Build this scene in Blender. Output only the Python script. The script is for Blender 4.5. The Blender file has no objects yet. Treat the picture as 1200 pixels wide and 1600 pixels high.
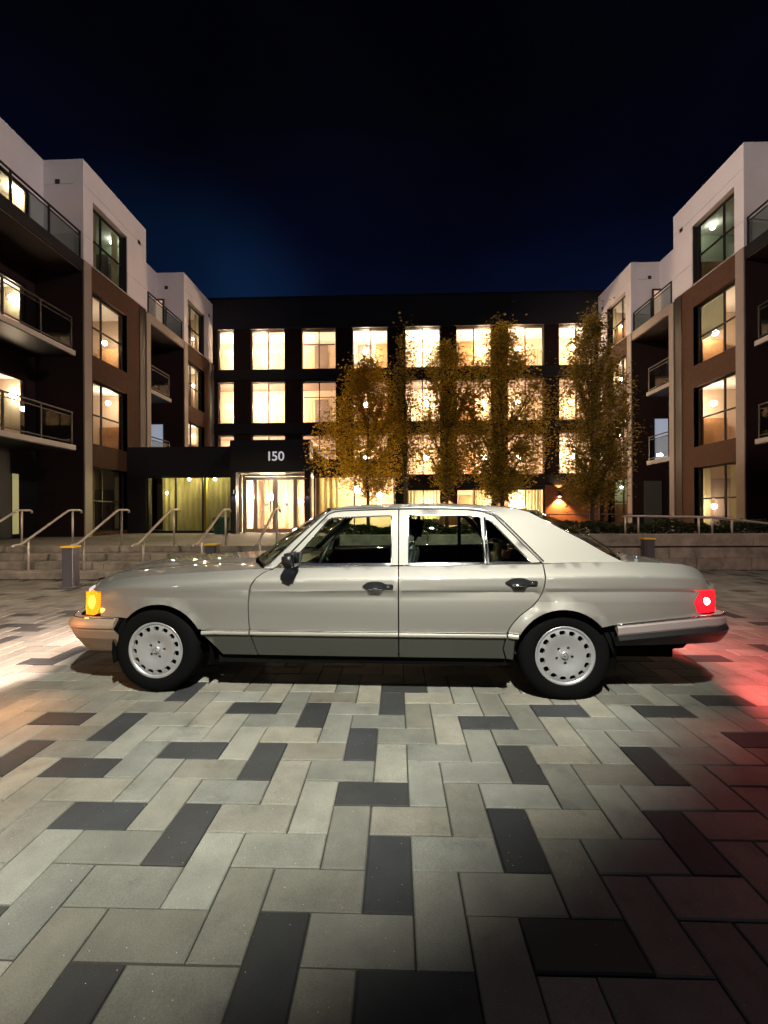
import bpy, bmesh, math, random
from math import sin, cos, pi, radians, sqrt
from mathutils import Vector, Matrix
from mathutils.geometry import delaunay_2d_cdt
random.seed(11)
S = bpy.context.scene
COL = S.collection

# ------------------------------------------------------------------ camera
YAW, ROLL, F_PX, CAM_H = radians(1.7), .005, 660., 1.32
fw = Vector((-sin(YAW), cos(YAW), 0)); rt = Vector((cos(YAW), sin(YAW), 0)); up = Vector((0, 0, 1))
r2 = rt * cos(ROLL) - up * sin(ROLL); u2 = up * cos(ROLL) + rt * sin(ROLL)
cam = bpy.data.cameras.new('camera'); co = bpy.data.objects.new('camera', cam); COL.objects.link(co)
M = Matrix.Identity(4)
for i in range(3):
    M[i][0], M[i][1], M[i][2] = r2[i], u2[i], -fw[i]
M[2][3] = CAM_H
co.matrix_world = M
cam.sensor_fit = 'HORIZONTAL'; cam.sensor_width = 36; cam.lens = 36 * F_PX / 1200
cam.clip_start = .05; cam.clip_end = 600
S.camera = co

# ------------------------------------------------------------------ sky and light
SKY_STRENGTH = .006
w = bpy.data.worlds.new('World'); S.world = w; w.use_nodes = True
nt = w.node_tree; nt.nodes.clear()
out = nt.nodes.new('ShaderNodeOutputWorld'); bg = nt.nodes.new('ShaderNodeBackground')
tc = nt.nodes.new('ShaderNodeTexCoord'); sep = nt.nodes.new('ShaderNodeSeparateXYZ')
nt.links.new(tc.outputs['Generated'], sep.inputs[0])
cr = nt.nodes.new('ShaderNodeValToRGB')
e = cr.color_ramp.elements
e[0].position = 0; e[0].color = (.006, .014, .036, 1)
e[1].position = 1; e[1].color = (.0004, .0004, .0006, 1)
for p, c in ((.40, (.0014, .0032, .0135, 1)), (.53, (.0006, .0011, .0052, 1)), (.68, (.0005, .0006, .0016, 1))):
    k = e.new(p); k.color = c
nt.links.new(sep.outputs['Z'], cr.inputs[0])
# broad patches of thin cloud catching the last blue light
nz = nt.nodes.new('ShaderNodeTexNoise'); nz.inputs['Scale'].default_value = 2.2; nz.inputs['Detail'].default_value = 3
nt.links.new(tc.outputs['Generated'], nz.inputs['Vector'])
mr = nt.nodes.new('ShaderNodeMapRange'); mr.inputs['From Min'].default_value = .35; mr.inputs['From Max'].default_value = .7
mr.inputs['To Min'].default_value = .6; mr.inputs['To Max'].default_value = 1.9
nt.links.new(nz.outputs['Fac'], mr.inputs['Value'])
mx = nt.nodes.new('ShaderNodeVectorMath'); mx.operation = 'SCALE'
nt.links.new(cr.outputs['Color'], mx.inputs[0]); nt.links.new(mr.outputs['Result'], mx.inputs['Scale'])
sky = nt.nodes.new('ShaderNodeTexSky'); sky.sky_type = 'NISHITA'; sky.sun_disc = False
sky.sun_elevation = radians(-4); sky.sun_rotation = radians(-50)
sm = nt.nodes.new('ShaderNodeVectorMath'); sm.operation = 'SCALE'; sm.inputs['Scale'].default_value = SKY_STRENGTH
nt.links.new(sky.outputs['Color'], sm.inputs[0])
ad = nt.nodes.new('ShaderNodeVectorMath'); ad.operation = 'ADD'
nt.links.new(mx.outputs[0], ad.inputs[0]); nt.links.new(sm.outputs[0], ad.inputs[1])
nrm = nt.nodes.new('ShaderNodeVectorMath'); nrm.operation = 'NORMALIZE'; nt.links.new(tc.outputs['Generated'], nrm.inputs[0])
dp = nt.nodes.new('ShaderNodeVectorMath'); dp.operation = 'DOT_PRODUCT'; dp.inputs[1].default_value = Vector((-.50, 1, .44)).normalized(); nt.links.new(nrm.outputs[0], dp.inputs[0])
m4 = nt.nodes.new('ShaderNodeMapRange'); m4.interpolation_type = 'SMOOTHSTEP'; m4.inputs['From Min'].default_value = .955; m4.inputs['From Max'].default_value = 1.
m4.inputs['To Min'].default_value = 0; m4.inputs['To Max'].default_value = 1; nt.links.new(dp.outputs['Value'], m4.inputs['Value'])
m5 = nt.nodes.new('ShaderNodeMath'); m5.operation = 'MULTIPLY'; nt.links.new(m4.outputs[0], m5.inputs[0]); nt.links.new(mr.outputs['Result'], m5.inputs[1])
gl = nt.nodes.new('ShaderNodeVectorMath'); gl.operation = 'SCALE'; gl.inputs[0].default_value = (.0005, .0042, .012); nt.links.new(m5.outputs[0], gl.inputs['Scale'])
ad2 = nt.nodes.new('ShaderNodeVectorMath'); ad2.operation = 'ADD'; nt.links.new(ad.outputs[0], ad2.inputs[0]); nt.links.new(gl.outputs[0], ad2.inputs[1])
nt.links.new(ad2.outputs[0], bg.inputs['Color']); nt.links.new(bg.outputs[0], out.inputs[0])

def lamp(name, kind, loc, energy, color, size=.1, target=None, cone=None, blend=.5):
    l = bpy.data.lights.new(name, kind); o = bpy.data.objects.new(name, l); COL.objects.link(o)
    o.location = loc; l.energy = energy; l.color = color
    if kind in ('POINT', 'SPOT'): l.shadow_soft_size = size
    if kind == 'SUN': l.angle = size
    if cone: l.spot_size = radians(cone); l.spot_blend = blend
    if target is not None:
        o.rotation_euler = (Vector(target) - Vector(loc)).to_track_quat('-Z', 'Y').to_euler()
    return o
# the plaza luminaire behind and above the camera that lights the car
pl = lamp('plaza_lamp_light', 'SPOT', (.45, -.70, 4.75), 3000, (1., .99, .86), .06, (.45-4.63, -.70+8.86, 4.75+1.28), 154, .22)
# downward optics of the luminaire: little light leaves near the horizontal
pl.data.use_nodes = True; pn = pl.data.node_tree.nodes; pk = pl.data.node_tree.links; pe = [q_ for q_ in pn if q_.type == 'EMISSION'][0]
pg = pn.new('ShaderNodeNewGeometry'); px_ = pn.new('ShaderNodeSeparateXYZ'); pa = pn.new('ShaderNodeMath'); pa.operation = 'ABSOLUTE'
pm_ = pn.new('ShaderNodeMapRange'); pm_.interpolation_type = 'SMOOTHSTEP'; pm_.inputs['From Min'].default_value = .26; pm_.inputs['From Max'].default_value = .70; pm_.inputs['To Min'].default_value = .03; pm_.inputs['To Max'].default_value = 1.
pk.new(pg.outputs['Incoming'], px_.inputs[0]); pk.new(px_.outputs['Z'], pa.inputs[0]); pk.new(pa.outputs[0], pm_.inputs['Value']); pk.new(pm_.outputs[0], pe.inputs['Strength'])
# unseen high spots added to brighten the fronts of both wings
lamp('wing_fill_light', 'SPOT', (5.5, 8.5, 13.), 3000, (1., .76, .70), .25, (-10.2, 16.5, 8.6), 62, .8)
lamp('wing_fill_light', 'SPOT', (-4.5, 8.5, 13.), 4900, (1., .78, .70), .25, (11., 16.5, 8.6), 62, .8)
# fill spots added out of view to brighten the stairs and the low wall
lamp('stair_fill_light', 'SPOT', (-6.5, 5.3, 5.2), 700, (1., .74, .50), .15, (-6.2, 9.6, 0), 86, .8)
lamp('wall_fill_light', 'SPOT', (6.5, 5.6, 5.2), 420, (1., .78, .60), .15, (5.6, 10.2, 0), 96, .8)
lamp('wall_fill_light', 'SPOT', (.6, 6.2, 4.2), 420, (1., .86, .62), .15, (.4, 10.0, .6), 84, .8)

# faint blue fill from above, added to lift the dark foreground
lamp('blue_fill_light', 'SUN', (0, 0, 30), .07, (.55, .70, 1.), radians(30), (2, 3, 0))
for q_, (x_, y_, z_, e_) in enumerate(((-11, -9, 5.5, 40), (-6, -13, 7, 60), (-2.2, -8, 5.2, 25), (1.8, -14, 7, 60), (5.0, -9, 5.5, 35), (11, -10, 6, 45))):  # unseen points behind the camera, added for glints on the car paint
    lamp('glint_light', 'POINT', (x_, y_, z_), e_, (1., .93, .84), .16)

S.view_settings.view_transform = 'Standard'; S.view_settings.look = 'None'
S.view_settings.exposure = 0; S.view_settings.gamma = 1
S.render.engine = 'CYCLES'
S.cycles.use_denoising = True
try: S.cycles.denoiser = 'OPENIMAGEDENOISE'
except Exception: pass
S.cycles.max_bounces = 7; S.cycles.diffuse_bounces = 3; S.cycles.glossy_bounces = 4
S.cycles.transmission_bounces = 4; S.cycles.transparent_max_bounces = 16
S.cycles.sample_clamp_indirect = 4; S.cycles.caustics_reflective = False; S.cycles.caustics_refractive = False

# ------------------------------------------------------------------ materials
def mat(name, color, rough=.6, metal=0., coat=0., noise=0., scale=8., bump=0., emis=None, estr=0., vary=None, island=False, spec=.5, coord='pos'):
    m = bpy.data.materials.new(name); m.use_nodes = True
    n = m.node_tree.nodes; l = m.node_tree.links; b = n['Principled BSDF']
    b.inputs['Base Color'].default_value = (*color, 1); b.inputs['Roughness'].default_value = rough
    b.inputs['Metallic'].default_value = metal; b.inputs['Coat Weight'].default_value = coat
    b.inputs['Coat Roughness'].default_value = .04; b.inputs['Specular IOR Level'].default_value = spec
    if emis: b.inputs['Emission Color'].default_value = (*emis, 1); b.inputs['Emission Strength'].default_value = estr
    cur = None
    if noise or bump:
        g = n.new('ShaderNodeNewGeometry'); t = n.new('ShaderNodeTexNoise'); t.inputs['Scale'].default_value = scale
        t.inputs['Detail'].default_value = 6; t.inputs['Roughness'].default_value = .65
        l.new(g.outputs['Position'], t.inputs['Vector'])
        if noise:
            r = n.new('ShaderNodeMapRange'); r.inputs['From Min'].default_value = .25; r.inputs['From Max'].default_value = .75
            r.inputs['To Min'].default_value = 1 - noise; r.inputs['To Max'].default_value = 1 + noise
            l.new(t.outputs['Fac'], r.inputs['Value'])
            s = n.new('ShaderNodeVectorMath'); s.operation = 'SCALE'; s.inputs[0].default_value = color
            l.new(r.outputs['Result'], s.inputs['Scale']); cur = s.outputs[0]
        if bump:
            bp = n.new('ShaderNodeBump'); bp.inputs['Strength'].default_value = bump; bp.inputs['Distance'].default_value = .01
            l.new(t.outputs['Fac'], bp.inputs['Height']); l.new(bp.outputs[0], b.inputs['Normal'])
    if vary:
        if island: g2 = n.new('ShaderNodeNewGeometry'); o2 = g2.outputs['Random Per Island']
        else: g2 = n.new('ShaderNodeObjectInfo'); o2 = g2.outputs['Random']
        r = n.new('ShaderNodeMapRange'); r.inputs['To Min'].default_value = 1 - vary; r.inputs['To Max'].default_value = 1 + vary
        l.new(o2, r.inputs['Value'])
        s = n.new('ShaderNodeVectorMath'); s.operation = 'SCALE'; s.inputs[0].default_value = color
        if cur: l.new(cur, s.inputs[0])
        l.new(r.outputs['Result'], s.inputs['Scale']); cur = s.outputs[0]
    if cur: l.new(cur, b.inputs['Base Color'])
    return m

def emit(name, color, strength):
    m = bpy.data.materials.new(name); m.use_nodes = True
    n = m.node_tree.nodes; l = m.node_tree.links; n.clear()
    o = n.new('ShaderNodeOutputMaterial'); e = n.new('ShaderNodeEmission')
    e.inputs[0].default_value = (*color, 1); e.inputs[1].default_value = strength
    l.new(e.outputs[0], o.inputs[0]); return m

def glass(name, tint=(1, 1, 1), gloss=1., rough=.0):
    m = bpy.data.materials.new(name); m.use_nodes = True
    n = m.node_tree.nodes; l = m.node_tree.links; n.clear()
    o = n.new('ShaderNodeOutputMaterial'); t = n.new('ShaderNodeBsdfTransparent'); t.inputs[0].default_value = (*tint, 1)
    g = n.new('ShaderNodeBsdfGlossy'); g.inputs['Roughness'].default_value = rough
    f = n.new('ShaderNodeLayerWeight'); f.inputs[0].default_value = .5
    p5 = n.new('ShaderNodeMath'); p5.operation = 'POWER'; p5.inputs[1].default_value = 5; l.new(f.outputs['Facing'], p5.inputs[0])
    k = n.new('ShaderNodeMath'); k.operation = 'MULTIPLY_ADD'; k.inputs[1].default_value = .93; k.inputs[2].default_value = .035 * gloss; k.use_clamp = True
    x = n.new('ShaderNodeMixShader')
    l.new(p5.outputs[0], k.inputs[0]); l.new(k.outputs[0], x.inputs[0]); l.new(t.outputs[0], x.inputs[1]); l.new(g.outputs[0], x.inputs[2])
    l.new(x.outputs[0], o.inputs[0]); return m

def paver_mat(name, color, island, speck):
    m = mat(name, color, .82, noise=.24, scale=5, vary=.26, island=island)
    n = m.node_tree.nodes; l = m.node_tree.links; b = n['Principled BSDF']
    g = n.new('ShaderNodeNewGeometry')
    big = n.new('ShaderNodeTexNoise'); big.inputs['Scale'].default_value = 1.1; big.inputs['Detail'].default_value = 3
    fine = n.new('ShaderNodeTexNoise'); fine.inputs['Scale'].default_value = 240; fine.inputs['Detail'].default_value = 3
    vor = n.new('ShaderNodeTexVoronoi'); vor.inputs['Scale'].default_value = 75
    for t in (big, fine, vor): l.new(g.outputs['Position'], t.inputs['Vector'])
    base = b.inputs['Base Color'].links[0].from_socket
    r1 = n.new('ShaderNodeMapRange'); r1.inputs['From Min'].default_value = .3; r1.inputs['From Max'].default_value = .7
    r1.inputs['To Min'].default_value = .74; r1.inputs['To Max'].default_value = 1.2
    l.new(big.outputs['Fac'], r1.inputs['Value'])
    r2_ = n.new('ShaderNodeMapRange'); r2_.inputs['From Min'].default_value = .3; r2_.inputs['From Max'].default_value = .7
    r2_.inputs['To Min'].default_value = .8; r2_.inputs['To Max'].default_value = 1.2
    l.new(fine.outputs['Fac'], r2_.inputs['Value'])
    mu = n.new('ShaderNodeMath'); mu.operation = 'MULTIPLY'; l.new(r1.outputs[0], mu.inputs[0]); l.new(r2_.outputs[0], mu.inputs[1])
    s = n.new('ShaderNodeVectorMath'); s.operation = 'SCALE'; l.new(base, s.inputs[0]); l.new(mu.outputs[0], s.inputs['Scale'])
    # warm and cool slabs mixed
    src = [q_ for q_ in n if q_.type == ('NEW_GEOMETRY' if island else 'OBJECT_INFO')][0]; ro = src.outputs['Random Per Island'] if island else src.outputs['Random']
    if island:
        ro = [q_ for q_ in n if q_.type == 'NEW_GEOMETRY' and q_.outputs['Random Per Island'].links][0].outputs['Random Per Island']
    fr_ = n.new('ShaderNodeMath'); fr_.operation = 'MULTIPLY'; fr_.inputs[1].default_value = 7.31; l.new(ro, fr_.inputs[0])
    fr2 = n.new('ShaderNodeMath'); fr2.operation = 'FRACT'; l.new(fr_.outputs[0], fr2.inputs[0])
    hm = n.new('ShaderNodeMix'); hm.data_type = 'RGBA'; l.new(fr2.outputs[0], hm.inputs[0]); hm.inputs[6].default_value = (1.06, 1., .92, 1); hm.inputs[7].default_value = (.97, 1., 1.02, 1)
    s2 = n.new('ShaderNodeVectorMath'); s2.operation = 'MULTIPLY'; l.new(s.outputs[0], s2.inputs[0]); l.new(hm.outputs[2], s2.inputs[1]); s = s2
    # blotchy old stains
    st_ = n.new('ShaderNodeTexNoise'); st_.inputs['Scale'].default_value = 3.3; st_.inputs['Detail'].default_value = 8; st_.inputs['Roughness'].default_value = .7; l.new(g.outputs['Position'], st_.inputs['Vector'])
    sr_ = n.new('ShaderNodeMapRange'); sr_.inputs['From Min'].default_value = .56; sr_.inputs['From Max'].default_value = .72; sr_.inputs['To Min'].default_value = 1; sr_.inputs['To Max'].default_value = .62; l.new(st_.outputs['Fac'], sr_.inputs['Value'])
    s3 = n.new('ShaderNodeVectorMath'); s3.operation = 'SCALE'; l.new(s.outputs[0], s3.inputs[0]); l.new(sr_.outputs[0], s3.inputs['Scale']); s = s3
    # mica specks
    lt = n.new('ShaderNodeMath'); lt.operation = 'LESS_THAN'; lt.inputs[1].default_value = .10; l.new(vor.outputs['Distance'], lt.inputs[0])
    sc = n.new('ShaderNodeSeparateColor'); l.new(vor.outputs['Color'], sc.inputs[0])
    gt = n.new('ShaderNodeMath'); gt.operation = 'GREATER_THAN'; gt.inputs[1].default_value = .93; l.new(sc.outputs[0], gt.inputs[0])
    m2 = n.new('ShaderNodeMath'); m2.operation = 'MULTIPLY'; l.new(lt.outputs[0], m2.inputs[0]); l.new(gt.outputs[0], m2.inputs[1])
    mixn = n.new('ShaderNodeMix'); mixn.data_type = 'RGBA'; l.new(m2.outputs[0], mixn.inputs[0])
    l.new(s.outputs[0], mixn.inputs[6]); mixn.inputs[7].default_value = (speck, speck, speck * .95, 1)
    l.new(mixn.outputs[2], b.inputs['Base Color'])
    bp = n.new('ShaderNodeBump'); bp.inputs['Strength'].default_value = .25; bp.inputs['Distance'].default_value = .003
    l.new(fine.outputs['Fac'], bp.inputs['Height']); l.new(bp.outputs[0], b.inputs['Normal'])
    return m

MT = dict(
 joint=mat('joint_sand', (.035, .033, .028), .95, noise=.3, scale=60),
 paver=paver_mat('light_paver', (.175, .172, .150), False, .6), paver_d=paver_mat('dark_paver', (.026, .027, .029), False, .5),
 paver_i=paver_mat('light_paver_field', (.175, .172, .150), True, .6), paver_di=paver_mat('dark_paver_field', (.045, .045, .046), True, .5),
 conc=mat('concrete', (.27, .25, .21), .85, noise=.6, scale=2.6, bump=.2, vary=.10), conc_deck=mat('deck_concrete', (.24, .22, .19), .85, noise=.2, scale=1.2),
 slab=mat('slab_edge', (.48, .44, .38), .8, noise=.1, scale=3),
 white=mat('white_panel', (.78, .755, .765), .7, noise=.05, scale=1.2), strip=mat('pale_pilaster', (.32, .27, .225), .55, noise=.08, scale=4),
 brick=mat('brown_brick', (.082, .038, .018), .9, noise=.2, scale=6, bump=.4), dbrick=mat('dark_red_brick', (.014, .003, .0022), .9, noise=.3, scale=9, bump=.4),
 obrick=mat('rust_brick', (.22, .085, .04), .9, noise=.25, scale=9, bump=.4),
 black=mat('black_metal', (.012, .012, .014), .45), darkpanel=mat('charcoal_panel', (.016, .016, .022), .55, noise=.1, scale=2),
 frame=mat('window_frame_dark', (.018, .018, .018), .4), glassw=glass('window_glass', (.93, .95, .92), 1.0), glassr=glass('railing_glass', (.72, .78, .76), 1.7),
 room=mat('room_wall', (.72, .58, .46), .9), ceil=mat('room_ceiling', (.85, .82, .78), .9), door_g=mat('corridor_door_grey', (.22, .17, .15), .6),
 wood=mat('oak_panel', (.45, .24, .11), .6, noise=.2, scale=7), blind=mat('blind', (.62, .60, .40), .8),
 curtain=mat('curtain', (.55, .50, .30), .9, noise=.1, scale=3), steel=mat('painted_rail', (.62, .58, .52), .38, metal=.35),
 bol=mat('bollard_steel', (.17, .17, .19), .38, metal=.6), yellow=mat('yellow_tape', (.85, .58, .03), .5), bin=mat('green_bin', (.02, .085, .06), .5),
 soil=mat('soil', (.03, .022, .015), 1., noise=.4, scale=20), hedge=mat('hedge_leaf', (.035, .055, .02), .6, vary=.5, island=True),
 bark=mat('bark', (.10, .075, .05), .9, noise=.4, scale=30, bump=.6),
 leafg=mat('golden_leaf', (.60, .40, .035), .6, vary=.5, island=True), leafo=mat('olive_leaf', (.42, .30, .035), .6, vary=.55, island=True),
 leafd=mat('dark_olive_leaf', (.27, .20, .032), .6, vary=.55, island=True),
 wlamp=emit('room_globe', (1., .64, .40), 430), wlamp_b=emit('room_globe_bright', (1., .70, .48), 560), wlamp2=emit('room_globe_soft', (1., .84, .66), 200), glow=emit('strip_light', (1., .86, .70), 9),
 numeral=mat('numeral_white', (.8, .8, .8), .5, emis=(.9, .9, .95), estr=.45),
 # car
 paint=mat('champagne_metallic', (.345, .33, .30), .62, metal=.95, coat=1.), clad=mat('grey_cladding', (.055, .056, .049), .42, metal=.3),
 mold=mat('moulding', (.46, .43, .38), .38, metal=.4), chrome=mat('chrome', (.85, .86, .88), .12, metal=1.), rubber=mat('black_rubber', (.008, .008, .008), .75, spec=.15),
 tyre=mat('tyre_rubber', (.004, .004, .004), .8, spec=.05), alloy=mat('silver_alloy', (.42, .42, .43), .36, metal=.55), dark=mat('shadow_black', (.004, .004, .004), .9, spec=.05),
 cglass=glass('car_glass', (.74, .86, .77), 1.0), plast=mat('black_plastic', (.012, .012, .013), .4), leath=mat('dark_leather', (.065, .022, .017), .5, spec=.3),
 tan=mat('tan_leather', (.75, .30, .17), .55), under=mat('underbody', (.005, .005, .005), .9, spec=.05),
 bump_f=mat('bumper_beige', (.30, .225, .165), .45, metal=.3), bump_r=mat('bumper_strip_grey', (.30, .25, .24), .4, metal=.4),
 amber=mat('amber_lens', (.95, .30, .01), .25, emis=(1., .20, .004), estr=1.5), amberhot=emit('amber_bulb', (1., .60, .05), 3.2),
 red=mat('red_lens', (.6, .01, .015), .2, emis=(1., .010, .02), estr=1.5), redhot=emit('red_bulb', (1., .45, .45), 16),
 head=mat('headlamp_lens', (.8, .8, .8), .1, emis=(1, .9, .8), estr=.6),
)
for q_ in ('amber', 'red'):
    nn = MT[q_].node_tree.nodes; ll = MT[q_].node_tree.links; bb = nn['Principled BSDF']; gg = nn.new('ShaderNodeNewGeometry'); ww = nn.new('ShaderNodeTexWave'); ww.bands_direction = 'Z'; ww.inputs['Scale'].default_value = 22
    ll.new(gg.outputs['Position'], ww.inputs['Vector']); rr_ = nn.new('ShaderNodeMapRange'); rr_.inputs['To Min'].default_value = bb.inputs['Emission Strength'].default_value * .45; rr_.inputs['To Max'].default_value = bb.inputs['Emission Strength'].default_value * 1.15
    ll.new(ww.outputs['Fac'], rr_.inputs['Value']); ll.new(rr_.outputs[0], bb.inputs['Emission Strength'])
# metallic flake in the paint
MT['paint'].node_tree.nodes['Principled BSDF'].inputs['Coat IOR'].default_value = 1.85
m = MT['paint']; n = m.node_tree.nodes; l = m.node_tree.links
v = n.new('ShaderNodeTexNoise'); v.inputs['Scale'].default_value = 900; g = n.new('ShaderNodeNewGeometry'); l.new(g.outputs['Position'], v.inputs['Vector'])
r = n.new('ShaderNodeMapRange'); r.inputs['To Min'].default_value = .60; r.inputs['To Max'].default_value = .72; l.new(v.outputs['Fac'], r.inputs['Value']); l.new(r.outputs[0], n['Principled BSDF'].inputs['Roughness'])

# ------------------------------------------------------------------ helpers
def link(name, me, m=None, parent=None, smooth=False):
    o = bpy.data.objects.new(name, me); COL.objects.link(o)
    if m is not None and not me.materials: me.materials.append(m)
    if parent is not None: o.parent = parent
    if smooth:
        for p in me.polygons: p.use_smooth = True
    return o
def obj(name, bm, m, parent=None, smooth=False):
    me = bpy.data.meshes.new(name); bm.normal_update(); bm.to_mesh(me); bm.free()
    return link(name, me, m, parent, smooth)
def data(name, V, Fc, m, parent=None, smooth=False):
    me = bpy.data.meshes.new(name); me.from_pydata([tuple(p) for p in V], [], Fc); me.update()
    return link(name, me, m, parent, smooth)
def tag(o, label=None, cat=None, group=None, kind=None):
    if label: o['label'] = label
    if cat: o['category'] = cat
    if group: o['group'] = group
    if kind: o['kind'] = kind
    return o
def empty(name, loc=(0, 0, 0), label=None, cat=None, group=None, parent=None):
    o = bpy.data.objects.new(name, None); COL.objects.link(o); o.location = loc; o.empty_display_size = .2
    if parent: o.parent = parent
    return tag(o, label, cat, group)
def abox(bm, x0, x1, y0, y1, z0, z1):
    vs = [bm.verts.new(p) for p in ((x0,y0,z0),(x1,y0,z0),(x1,y1,z0),(x0,y1,z0),(x0,y0,z1),(x1,y0,z1),(x1,y1,z1),(x0,y1,z1))]
    for f in ((0,3,2,1),(4,5,6,7),(0,1,5,4),(1,2,6,5),(2,3,7,6),(3,0,4,7)): bm.faces.new([vs[i] for i in f])
    return vs
def box(name, x0, x1, y0, y1, z0, z1, m, parent=None, bevel=0.):
    bm = bmesh.new(); abox(bm, min(x0,x1), max(x0,x1), min(y0,y1), max(y0,y1), z0, z1)
    if bevel: bmesh.ops.bevel(bm, geom=bm.edges[:], offset=bevel, segments=1, affect='EDGES')
    return obj(name, bm, m, parent)
def boxes(name, L, m, parent=None, bevel=0.):
    bm = bmesh.new()
    for b in L: abox(bm, min(b[0],b[1]), max(b[0],b[1]), min(b[2],b[3]), max(b[2],b[3]), b[4], b[5])
    if bevel: bmesh.ops.bevel(bm, geom=bm.edges[:], offset=bevel, segments=1, affect='EDGES')
    return obj(name, bm, m, parent)
def tube(bm, pts, rad, n=8, cap=True):
    pts = [Vector(p) for p in pts]; rads = rad if isinstance(rad, (list, tuple)) else [rad] * len(pts)
    rings = []; ref = None
    for i, p in enumerate(pts):
        d = (pts[min(i+1, len(pts)-1)] - pts[max(i-1, 0)]).normalized()
        if ref is None: ref = d.orthogonal().normalized()
        ref = (ref - d * ref.dot(d))
        ref = ref.normalized() if ref.length > 1e-6 else d.orthogonal().normalized()
        b = d.cross(ref)
        rings.append([bm.verts.new(p + (ref * cos(2*pi*k/n) + b * sin(2*pi*k/n)) * rads[i]) for k in range(n)])
    for a, b in zip(rings, rings[1:]):
        for k in range(n): bm.faces.new((a[k], a[(k+1)%n], b[(k+1)%n], b[k]))
    if cap: bm.faces.new(rings[0][::-1]); bm.faces.new(rings[-1])
def tubeobj(name, pts, rad, m, parent=None, n=8):
    bm = bmesh.new(); tube(bm, pts, rad, n); return obj(name, bm, m, parent, True)
def interp(T, x):
    if x <= T[0][0]: return T[0][1]
    for (a, b), (c, d) in zip(T, T[1:]):
        if x <= c: return b + (d - b) * (x - a) / (c - a)
    return T[-1][1]
def sinterp(T, x):       # smooth (Catmull-Rom) interpolation
    if x <= T[0][0]: return T[0][1]
    if x >= T[-1][0]: return T[-1][1]
    for i in range(len(T) - 1):
        if T[i][0] <= x <= T[i+1][0]:
            p1, p2 = T[i], T[i+1]; p0 = T[i-1] if i else p1; p3 = T[i+2] if i + 2 < len(T) else p2
            h = p2[0] - p1[0]; t = (x - p1[0]) / h
            m1 = (p2[1]-p0[1]) / (p2[0]-p0[0]) * h; m2 = (p3[1]-p1[1]) / (p3[0]-p1[0]) * h
            return (2*t**3-3*t*t+1)*p1[1] + (t**3-2*t*t+t)*m1 + (-2*t**3+3*t*t)*p2[1] + (t**3-t*t)*m2

# ================================================================== GROUND
ground = box('ground', -60, 60, -30, 70, -.4, -.012, MT['joint']); tag(ground, 'herringbone paved plaza of pale grey pavers with scattered dark ones', kind='structure')
U, PX0, PY0 = .17, .05, 1.39
DARK = {(-1,0),(-1,3),(-2,5),(-1,8),(-6,1),(-8,2),(-5,4),(-7,5),(-10,4),(-13,4),(-13,7),(-11,6),(-6,8),(-4,7),(-3,-2),(0,-2),(3,-1),(2,1),(3,5),(3,7),(6,8),(9,8),(7,5),(6,2),(11,6),(13,9),(-10,9),(-6,-2),(-9,-1)}
def norm_cell(i, j):
    c = (i + j + 3) % 4
    if c == 0: return (i, j, 'H')
    if c == 1: return (i-1, j, 'H')
    if c == 2: return (i, j, 'V')
    return (i, j-1, 'V')
dark_set = {norm_cell(i, j) for i, j in DARK}
def paver_geo(w_, d_, h=.012, g=.0028, b=.0045):
    x, y = w_/2 - g, d_/2 - g
    V = [(-x,-y,-h),(x,-y,-h),(x,y,-h),(-x,y,-h),(-x,-y,-b),(x,-y,-b),(x,y,-b),(-x,y,-b),(-x+b,-y+b,0),(x-b,-y+b,0),(x-b,y-b,0),(-x+b,y-b,0)]
    Fq = [(8,9,10,11)] + [(4+k, 4+(k+1)%4, 8+(k+1)%4, 8+k) for k in range(4)] + [(k, (k+1)%4, 4+(k+1)%4, 4+k) for k in range(4)]
    return V, Fq
cells = []
for j in range(-14, 50):
    for i in range(-78, 84):
        c = (i + j + 3) % 4
        if c in (0, 2):
            w_, d_ = (2*U, U) if c == 0 else (U, 2*U)
            cx = PX0 + i*U + w_/2; cy = PY0 + j*U + d_/2
            if cy + d_/2 > (8.30 if cx < -1.9 else 9.58): continue
            key = (i, j, 'H' if c == 0 else 'V')
            vis = -14 <= i <= 16 and -3 <= j <= 9
            rnd = random.random()
            dk = key in dark_set or (not vis and rnd < .115)
            d = Vector((cx, cy, -CAM_H)); dep = d.dot(fw)
            inview = dep > .9 and abs(d.dot(rt)) / dep < .93 and CAM_H / dep < 1.3
            cells.append((dep if inview else 999 + dep, cx, cy, w_, d_, key[2], dk))
cells.sort()
pm = {}
for k, (w_, d_) in (('H', (2*U, U)), ('V', (U, 2*U))):
    for dk in (False, True):
        me = bpy.data.meshes.new('paver'); V, Fq = paver_geo(w_, d_); me.from_pydata(V, [], Fq); me.materials.append(MT['paver_d' if dk else 'paver']); pm[k, dk] = me
for c in cells[:298]:
    o = link('paver', pm[c[5], c[6]], None, ground)
    o.location = (c[1]+random.uniform(-.0012, .0012), c[2]+random.uniform(-.0012, .0012), random.uniform(-.0018, .0012)); o.rotation_euler = (random.uniform(-.005, .005), random.uniform(-.005, .005), random.uniform(-.005, .005))
V = []; Fq = []; mi = []
for c in cells[298:]:
    v_, f_ = paver_geo(c[3], c[4]); b = len(V); dz = random.uniform(-.0012, .0008)
    V += [(x + c[1], y + c[2], z + dz) for x, y, z in v_]; Fq += [tuple(q + b for q in f) for f in f_]; mi += [1 if c[6] else 0] * len(f_)
pf = data('paver_field', V, Fq, MT['paver_i'], ground); pf.data.materials.append(MT['paver_di']); pf.data.polygons.foreach_set('material_index', mi); tag(pf, kind='stuff')

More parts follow.
